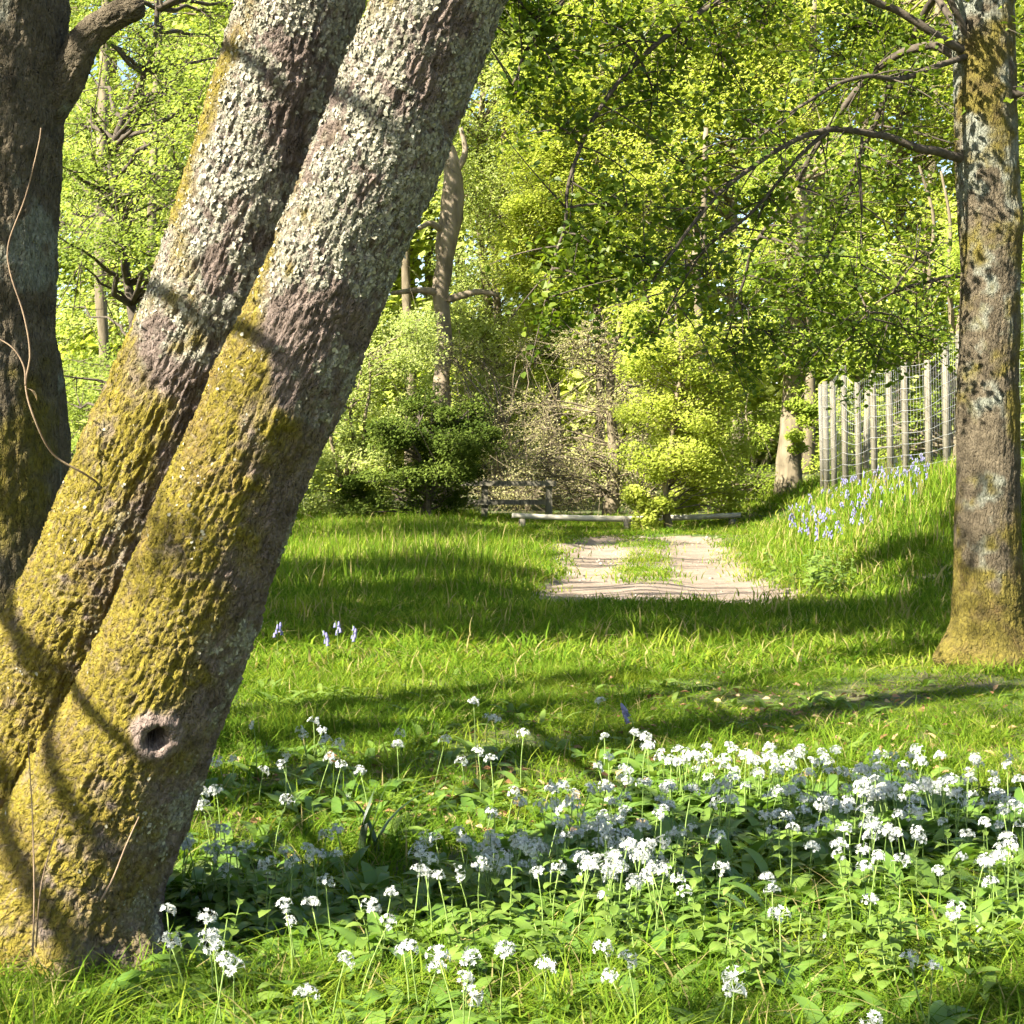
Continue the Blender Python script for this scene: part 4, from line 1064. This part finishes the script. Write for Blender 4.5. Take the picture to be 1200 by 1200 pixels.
for (px, py), g in zip(pos, garlic_g):
    gx_, gy_ = g[0], g[1]
    z0 = gz1(gx_, gy_); h = max(.10, g[2] - z0)
    if gy_ < 6.0 and gx_ < -0.55 and math.hypot(gx_ + 1.3, gy_ - 5.0) < .45: continue
    lb_, gr = zone(px, py)
    dx, dy = rs.normal(0, .03, 2)
    t_ = thing('wild_garlic', (gx_ + dx, gy_ + dy, z0), lb_, 'flower', gr)
    garlic_xy.append((gx_, gy_))
    st = link('stem', gstems[rs.randint(3)], t_, scale=(1, 1, h))
    lean_a = math.hypot(dx, dy) / h; st.rotation_euler = Vector((-dx, -dy, h)).to_track_quat('Z', 'Y').to_euler()
    s_ = rs.uniform(.72, 1.08)
    link('flower_head', heads[rs.randint(5)], t_, loc=(-dx, -dy, h - .002), rot=(rs.normal(0, .35), rs.normal(0, .35), rs.uniform(0, 6.28)), scale=s_)
    a0 = rs.uniform(0, 6.28)
    for k in range(rs.randint(2, 4)):
        link('leaf', gleaf[rs.randint(6)], t_, loc=(0, 0, -.01), rot=(0, 0, a0 + k * 2.2 + rs.normal(0, .4)), scale=rs.uniform(.65, 1.0))

# garlic leaves without flowers: ground cover between the plants
ros = []
for k in range(5):
    mb = MB(); r2 = np.random.RandomState(400 + k)
    for j in range(4):
        V, F = broad_leaf(r2.uniform(.14, .24), r2.uniform(.035, .058), r2.uniform(.6, 1.3), r2, up=r2.uniform(.6, 1.3), seg=5)
        mb.add(rotz(V, j * 1.7 + r2.normal(0, .4)), F, a=r2.rand())
    ros.append(mb.me('leaf_rosette', M['garlic_leaf']))
gx2 = np.array(garlic_xy)
k = rs.randint(0, len(gx2), 1700)
P2 = gx2[k] + rs.normal(0, .16, (1700, 2))
keep = ~((P2[:, 1] < 5.9) & (np.hypot(P2[:, 0] + 1.3, P2[:, 1] - 5.0) < .42)) & (rs.uniform(0, 1, 1700) < np.where(P2[:, 1] > 7.2, .35, 1))
P2 = P2[keep]; n = len(P2)
scatter('garlic_leaves', np.column_stack([P2, gz(P2[:, 0], P2[:, 1]) - .01]), rs.uniform(0, 6.28, n), rs.normal(0, .12, n), rs.uniform(.5, .95, n), rs.randint(0, 5, n), src_objs('garlic_rosette', ros), 'broad green wild garlic leaves carpeting the ground between flowers', 'leaves')

# the smaller garlic heads beyond the counted ones
mini = []
for k in range(3):
    mb = MB(); me = heads[k]
    co = np.zeros(len(me.vertices) * 3, np.float32); me.vertices.foreach_get('co', co); co = co.reshape(-1, 3)
    tri = [list(p.vertices) for p in me.polygons]
    mb.add(co + [0, 0, .20], np.array([t for t in tri if len(t) == 3]), np.array([t for t in tri if len(t) == 4]) if any(len(t) == 4 for t in tri) else np.zeros((0, 4), int), a=.6)
    mb.tube([(0, 0, -.02), (.004, .003, .1), (0, 0, .2)], [.002, .0018, .0015], 5, a=.1)
    mini.append(mb.me('flower_head', M['petal_stem'], False))
mid = np.array([g for (px, py), g in zip(pos, garlic_g) if px > 560 and 872 < py < 1010])
kk = rs.randint(0, len(mid), 170); Pm = mid[kk][:, :2] + rs.normal(0, .13, (170, 2))
scatter('garlic_flowers', np.column_stack([Pm, gz(Pm[:, 0], Pm[:, 1]) - .01]), rs.uniform(0, 6.28, 170), rs.normal(0, .1, 170), rs.uniform(.7, 1.05, 170), rs.randint(0, 3, 170), src_objs('garlic_head', mini), 'small half-hidden white heads filling the garlic drift', 'flowers')

# broad-leaved weeds scattered in the lawn
wl_ = []
for k in range(4):
    mb = MB(); r2 = np.random.RandomState(450 + k)
    for j in range(7):
        V, F = broad_leaf(r2.uniform(.07, .15), r2.uniform(.02, .036), r2.uniform(.5, 1.1), r2, up=r2.uniform(.3, 1.0), seg=4)
        mb.add(rotz(V, j * .95 + r2.normal(0, .3)), F, a=r2.rand())
    wl_.append(mb.me('weed_rosette', M['nettle']))
n = 900
wy = rs.uniform(4, 17, n) ; wx = rs.uniform(-.34, .34, n) * wy
keep = (n2(wx * .7, wy * .7, 2, 8.) > -.05) & (track_in(wx, wy) < .1) & (np.hypot(wx + 1.3, wy - 5) > .5); wx, wy = wx[keep], wy[keep]; n = len(wx)
scatter('lawn_weeds', np.column_stack([wx, wy, gz(wx, wy)]), rs.uniform(0, 6.28, n), rs.normal(0, .1, n), rs.uniform(.6, 1.35, n), rs.randint(0, 4, n), src_objs('weed', wl_), 'small broad-leaved weeds scattered through the lawn', 'weeds')

# ------------------------------------------------------------------ nettles in front
nleaf = []
for k in range(4):
    V, F = broad_leaf(.055, .030, .7, rs, up=.25, seg=4); nleaf.append(mesh('leaf', V, [F], M['nettle'], {'rnd': np.full(len(V), rs.rand())}))
nst = [stem_me(1.0, 340 + k, .002) for k in range(2)]
nspots = []
while len(nspots) < 64:
    px = rs.uniform(520, 1230); py = rs.uniform(1085, 1240)
    if rs.rand() < .25: px = rs.uniform(180, 560); py = rs.uniform(1100, 1220)
    g = ground_at(px, py, 0.0); nspots.append((g[0], g[1] + .35))
for (a, b) in [(at(960, 690, 16.8)[0], 16.8)] + [(at(960 + rs.normal(0, 18), 690, 17)[0], 17 + rs.normal(0, .4)) for _ in range(16)]:
    nspots.append((a, b))
for k, (a, b) in enumerate(nspots):
    far = b > 10
    z0 = gz1(a, b); h = rs.uniform(.13, .26) * (2.0 if far else 1)
    t_ = thing('nettle', (a, b, z0), 'dark nettle stem in the clump at the foot of the bank' if far else ('young leafy nettle shoot in the grass right of the leaning tree foot' if a < -.15 else 'young leafy nettle shoot among the white garlic of the front grass'), 'nettle', 'nettle clump at the foot of the bank' if far else ('nettle shoots by the leaning tree' if a < -.15 else 'nettle shoots in front'), rot=(rs.normal(0, .12), rs.normal(0, .12), rs.uniform(0, 6.28)))
    link('stem', nst[k % 2], t_, scale=(1, 1, h))
    lv = 5 if not far else 6
    for j in range(lv):
        zz = h * (.35 + .65 * j / (lv - 1)); s_ = (1.25 - .55 * j / (lv - 1)) * (1.7 if far else 1)
        for q in (0, 1):
            link('leaf', nleaf[rs.randint(4)], t_, loc=(0, 0, zz), rot=(0, rs.normal(0, .15), j * 1.57 + q * math.pi + rs.normal(0, .2)), scale=s_)

# ------------------------------------------------------------------ strap-leaved clump, bluebells, stems, litter
def strap(L_, w, az, bend, mat, rs):
    V, F4, F3 = blade(L_, w, bend, az, rs, 7); return mesh('leaf', V, [F4, F3], mat, {'rnd': np.full(len(V), .2)})
g = ground_at(432, 1010, 0.0)
ir = thing('daffodil_clump', (g[0], g[1], gz1(g[0], g[1])), 'clump of tall dark strap leaves in the sunny gap of the garlic', 'plant', scale=1.55)
for (L_, az, bd) in ((.33, 3.3, .55), (.24, .2, .25), (.22, -.3, .45), (.25, .4, .8), (.2, 1.2, .4), (.18, 2.5, .5), (.20, -.9, .35)):
    link('leaf', strap(L_, .021, az, bd, M['strap'], rs), ir, loc=(rs.normal(0, .012), rs.normal(0, .012), -.01))

def bluebell_me(seed):
    r2 = np.random.RandomState(seed); mb = MB()
    for k in range(7):
        z = .165 + .011 * k; a = r2.uniform(-1.3, 1.3); r_ = .032 * (1 - .05 * k)
        c = np.array([math.cos(a) * r_, math.sin(a) * r_, z])
        mb.tube([c + [0, 0, .010], c, c - [0, 0, .012], c - [0, 0, .020]], [.003, .008, .009, .014], 6, a=r2.rand())
    return mb.me('bells', M['bluebell'])
bells = [bluebell_me(500 + k) for k in range(3)]
bst = stem_me(.25, 350, .002)
bl = [(325, 745), (395, 742), (408, 748), (385, 752), (757, 838)]
for (px, py) in bl:
    g = ground_at(px, py + 8, .12)
    t_ = thing('bluebell', (g[0], g[1], gz1(g[0], g[1])), 'lone bluebell in the short grass before the garlic' if px > 700 else 'bluebell standing alone in the shaded lawn', 'flower', None if px > 700 else 'bluebells in the shaded lawn', scale=1.05, rot=(0, rs.normal(0, .25), rs.uniform(0, 6)))
    link('stem', bst, t_); link('bells', bells[rs.randint(3)], t_)
mbs = []
for k in range(3):
    r2 = np.random.RandomState(520 + k); mb = MB()
    me = bells[k]; 
    mbs.append(me)
n = 150
pxs = rs.uniform(925, 1085, n); Yb = rs.uniform(20.5, 28, n)
Xb = (pxs - 600) * Yb / FPX; 
keep = (Xb > xr(Yb) + .7)
Xb, Yb = Xb[keep], Yb[keep]; n = len(Xb)
scatter('bluebells', np.column_stack([Xb, Yb, gz(Xb, Yb) + .07]), rs.uniform(0, 6.28, n), rs.normal(0, .15, n), rs.uniform(.75, 1.1, n), rs.randint(0, 3, n), src_objs('bluebell', mbs), 'haze of bluebells along the foot of the deer fence', 'flowers')

def stem_thing(name, pts, r, label, cat, mat='twig', leafat=None):
    P_ = np.array([at(*p) for p in pts]); b = P_[np.argmin(P_[:, 2])]
    t_ = thing(name, b, label, cat); mb = MB(); mb.tube(P_ - b, np.linspace(r, r * .5, len(P_)), 5, len(P_) * 6)
    link('stem', mb.me('stem', M[mat]), t_)
    if leafat:
        V, F = broad_leaf(.05, .03, .9, rs, up=-.3, seg=4); link('leaf', mesh('leaf', V, [F], M['litter'], {'rnd': np.full(len(V), .9)}), t_, loc=at(*leafat) - b)
stem_thing('bramble_stem', [(130, 577, 5.0), (100, 556, 4.9), (62, 532, 4.85), (40, 490, 4.8), (30, 452, 4.8), (35, 415, 4.8), (28, 370, 4.8), (12, 320, 4.8), (10, 285, 4.8), (30, 230, 4.8), (45, 170, 4.8), (48, 150, 4.8)], .0035, 'thin looping dead bramble stem hanging before the shaded tree', 'stem', leafat=(30, 455, 4.8))
stem_thing('bramble_stem', [(30, 452, 4.8), (28, 430, 4.8), (15, 408, 4.8), (-10, 392, 4.8)], .0035, 'short pale bramble end forking from the looping stem', 'stem')
stem_thing('dead_weed', [(38, 1120, 4.5), (40, 1050, 4.5), (38, 960, 4.54), (33, 868, 4.7)], .0028, 'tall straight dead stem against the foot of the leaning tree', 'stem')
stem_thing('dead_weed', [(42, 1110, 4.6), (48, 1040, 4.5), (62, 985, 4.51), (74, 952, 4.53)], .0026, 'short slanting dead stem against the foot of the leaning tree', 'stem')
stem_thing('dead_twig', [(118, 1056, 4.54), (132, 1030, 4.55), (148, 990, 4.56), (163, 957, 4.58)], .0035, 'pale dead twig leaning on the front stem below the knot hole', 'twig')

# dead leaves on the bare patches
n = 900
lx = np.concatenate([rs.normal(-.35, .6, 420), rs.normal(1.5, .8, 480)]); ly = np.concatenate([rs.normal(7.1, .45, 420), rs.normal(8.9, .9, 480)])
Cc = np.column_stack([lx, ly, gz(lx, ly) + rs.uniform(.006, .05, n)])
V, F, r = leaves(Cc, .045, rs, aspect=.65, flat=1.0, shape=6)
link('leaf_litter', mesh('leaf_litter', V, [F], M['litter'], {'rnd': r}, False), kind='stuff', label='brown dead leaves lying on thin patches of the lawn', cat='leaves')


# small stones and clods on the track
mb = MB(); r3 = np.random.RandomState(71)
for k in range(380):
    yy = r3.uniform(TN + .2, TF); xx = xl(yy) + (xr(yy) - xl(yy)) * r3.uniform(.03, .97); r_ = .008 + .022 * r3.rand() ** 2.5
    th = np.arange(5) * 2 * np.pi / 5 + r3.rand()
    ring = np.column_stack([np.cos(th), np.sin(th), np.zeros(5)]) * r_ * r3.uniform(.7, 1.3, (5, 1))
    V = np.vstack([ring + [0, 0, -.006], ring * .6 + [0, 0, r_ * .6]]) + [xx, yy, gz1(xx, yy) + .008]
    j = np.arange(5); mb.add(V, np.column_stack([j, (j + 1) % 5, (j + 1) % 5 + 5, j + 5]), [[5, 6, 7], [5, 7, 8], [5, 8, 9]], a=r3.rand())
link('pebbles', mb.me('pebbles', plain_mat('pebble', (.12, .09, .06), (.30, .26, .21), 30, .9, .2)), kind='stuff', label='small stones and clods lying on the earth track', cat='stones')
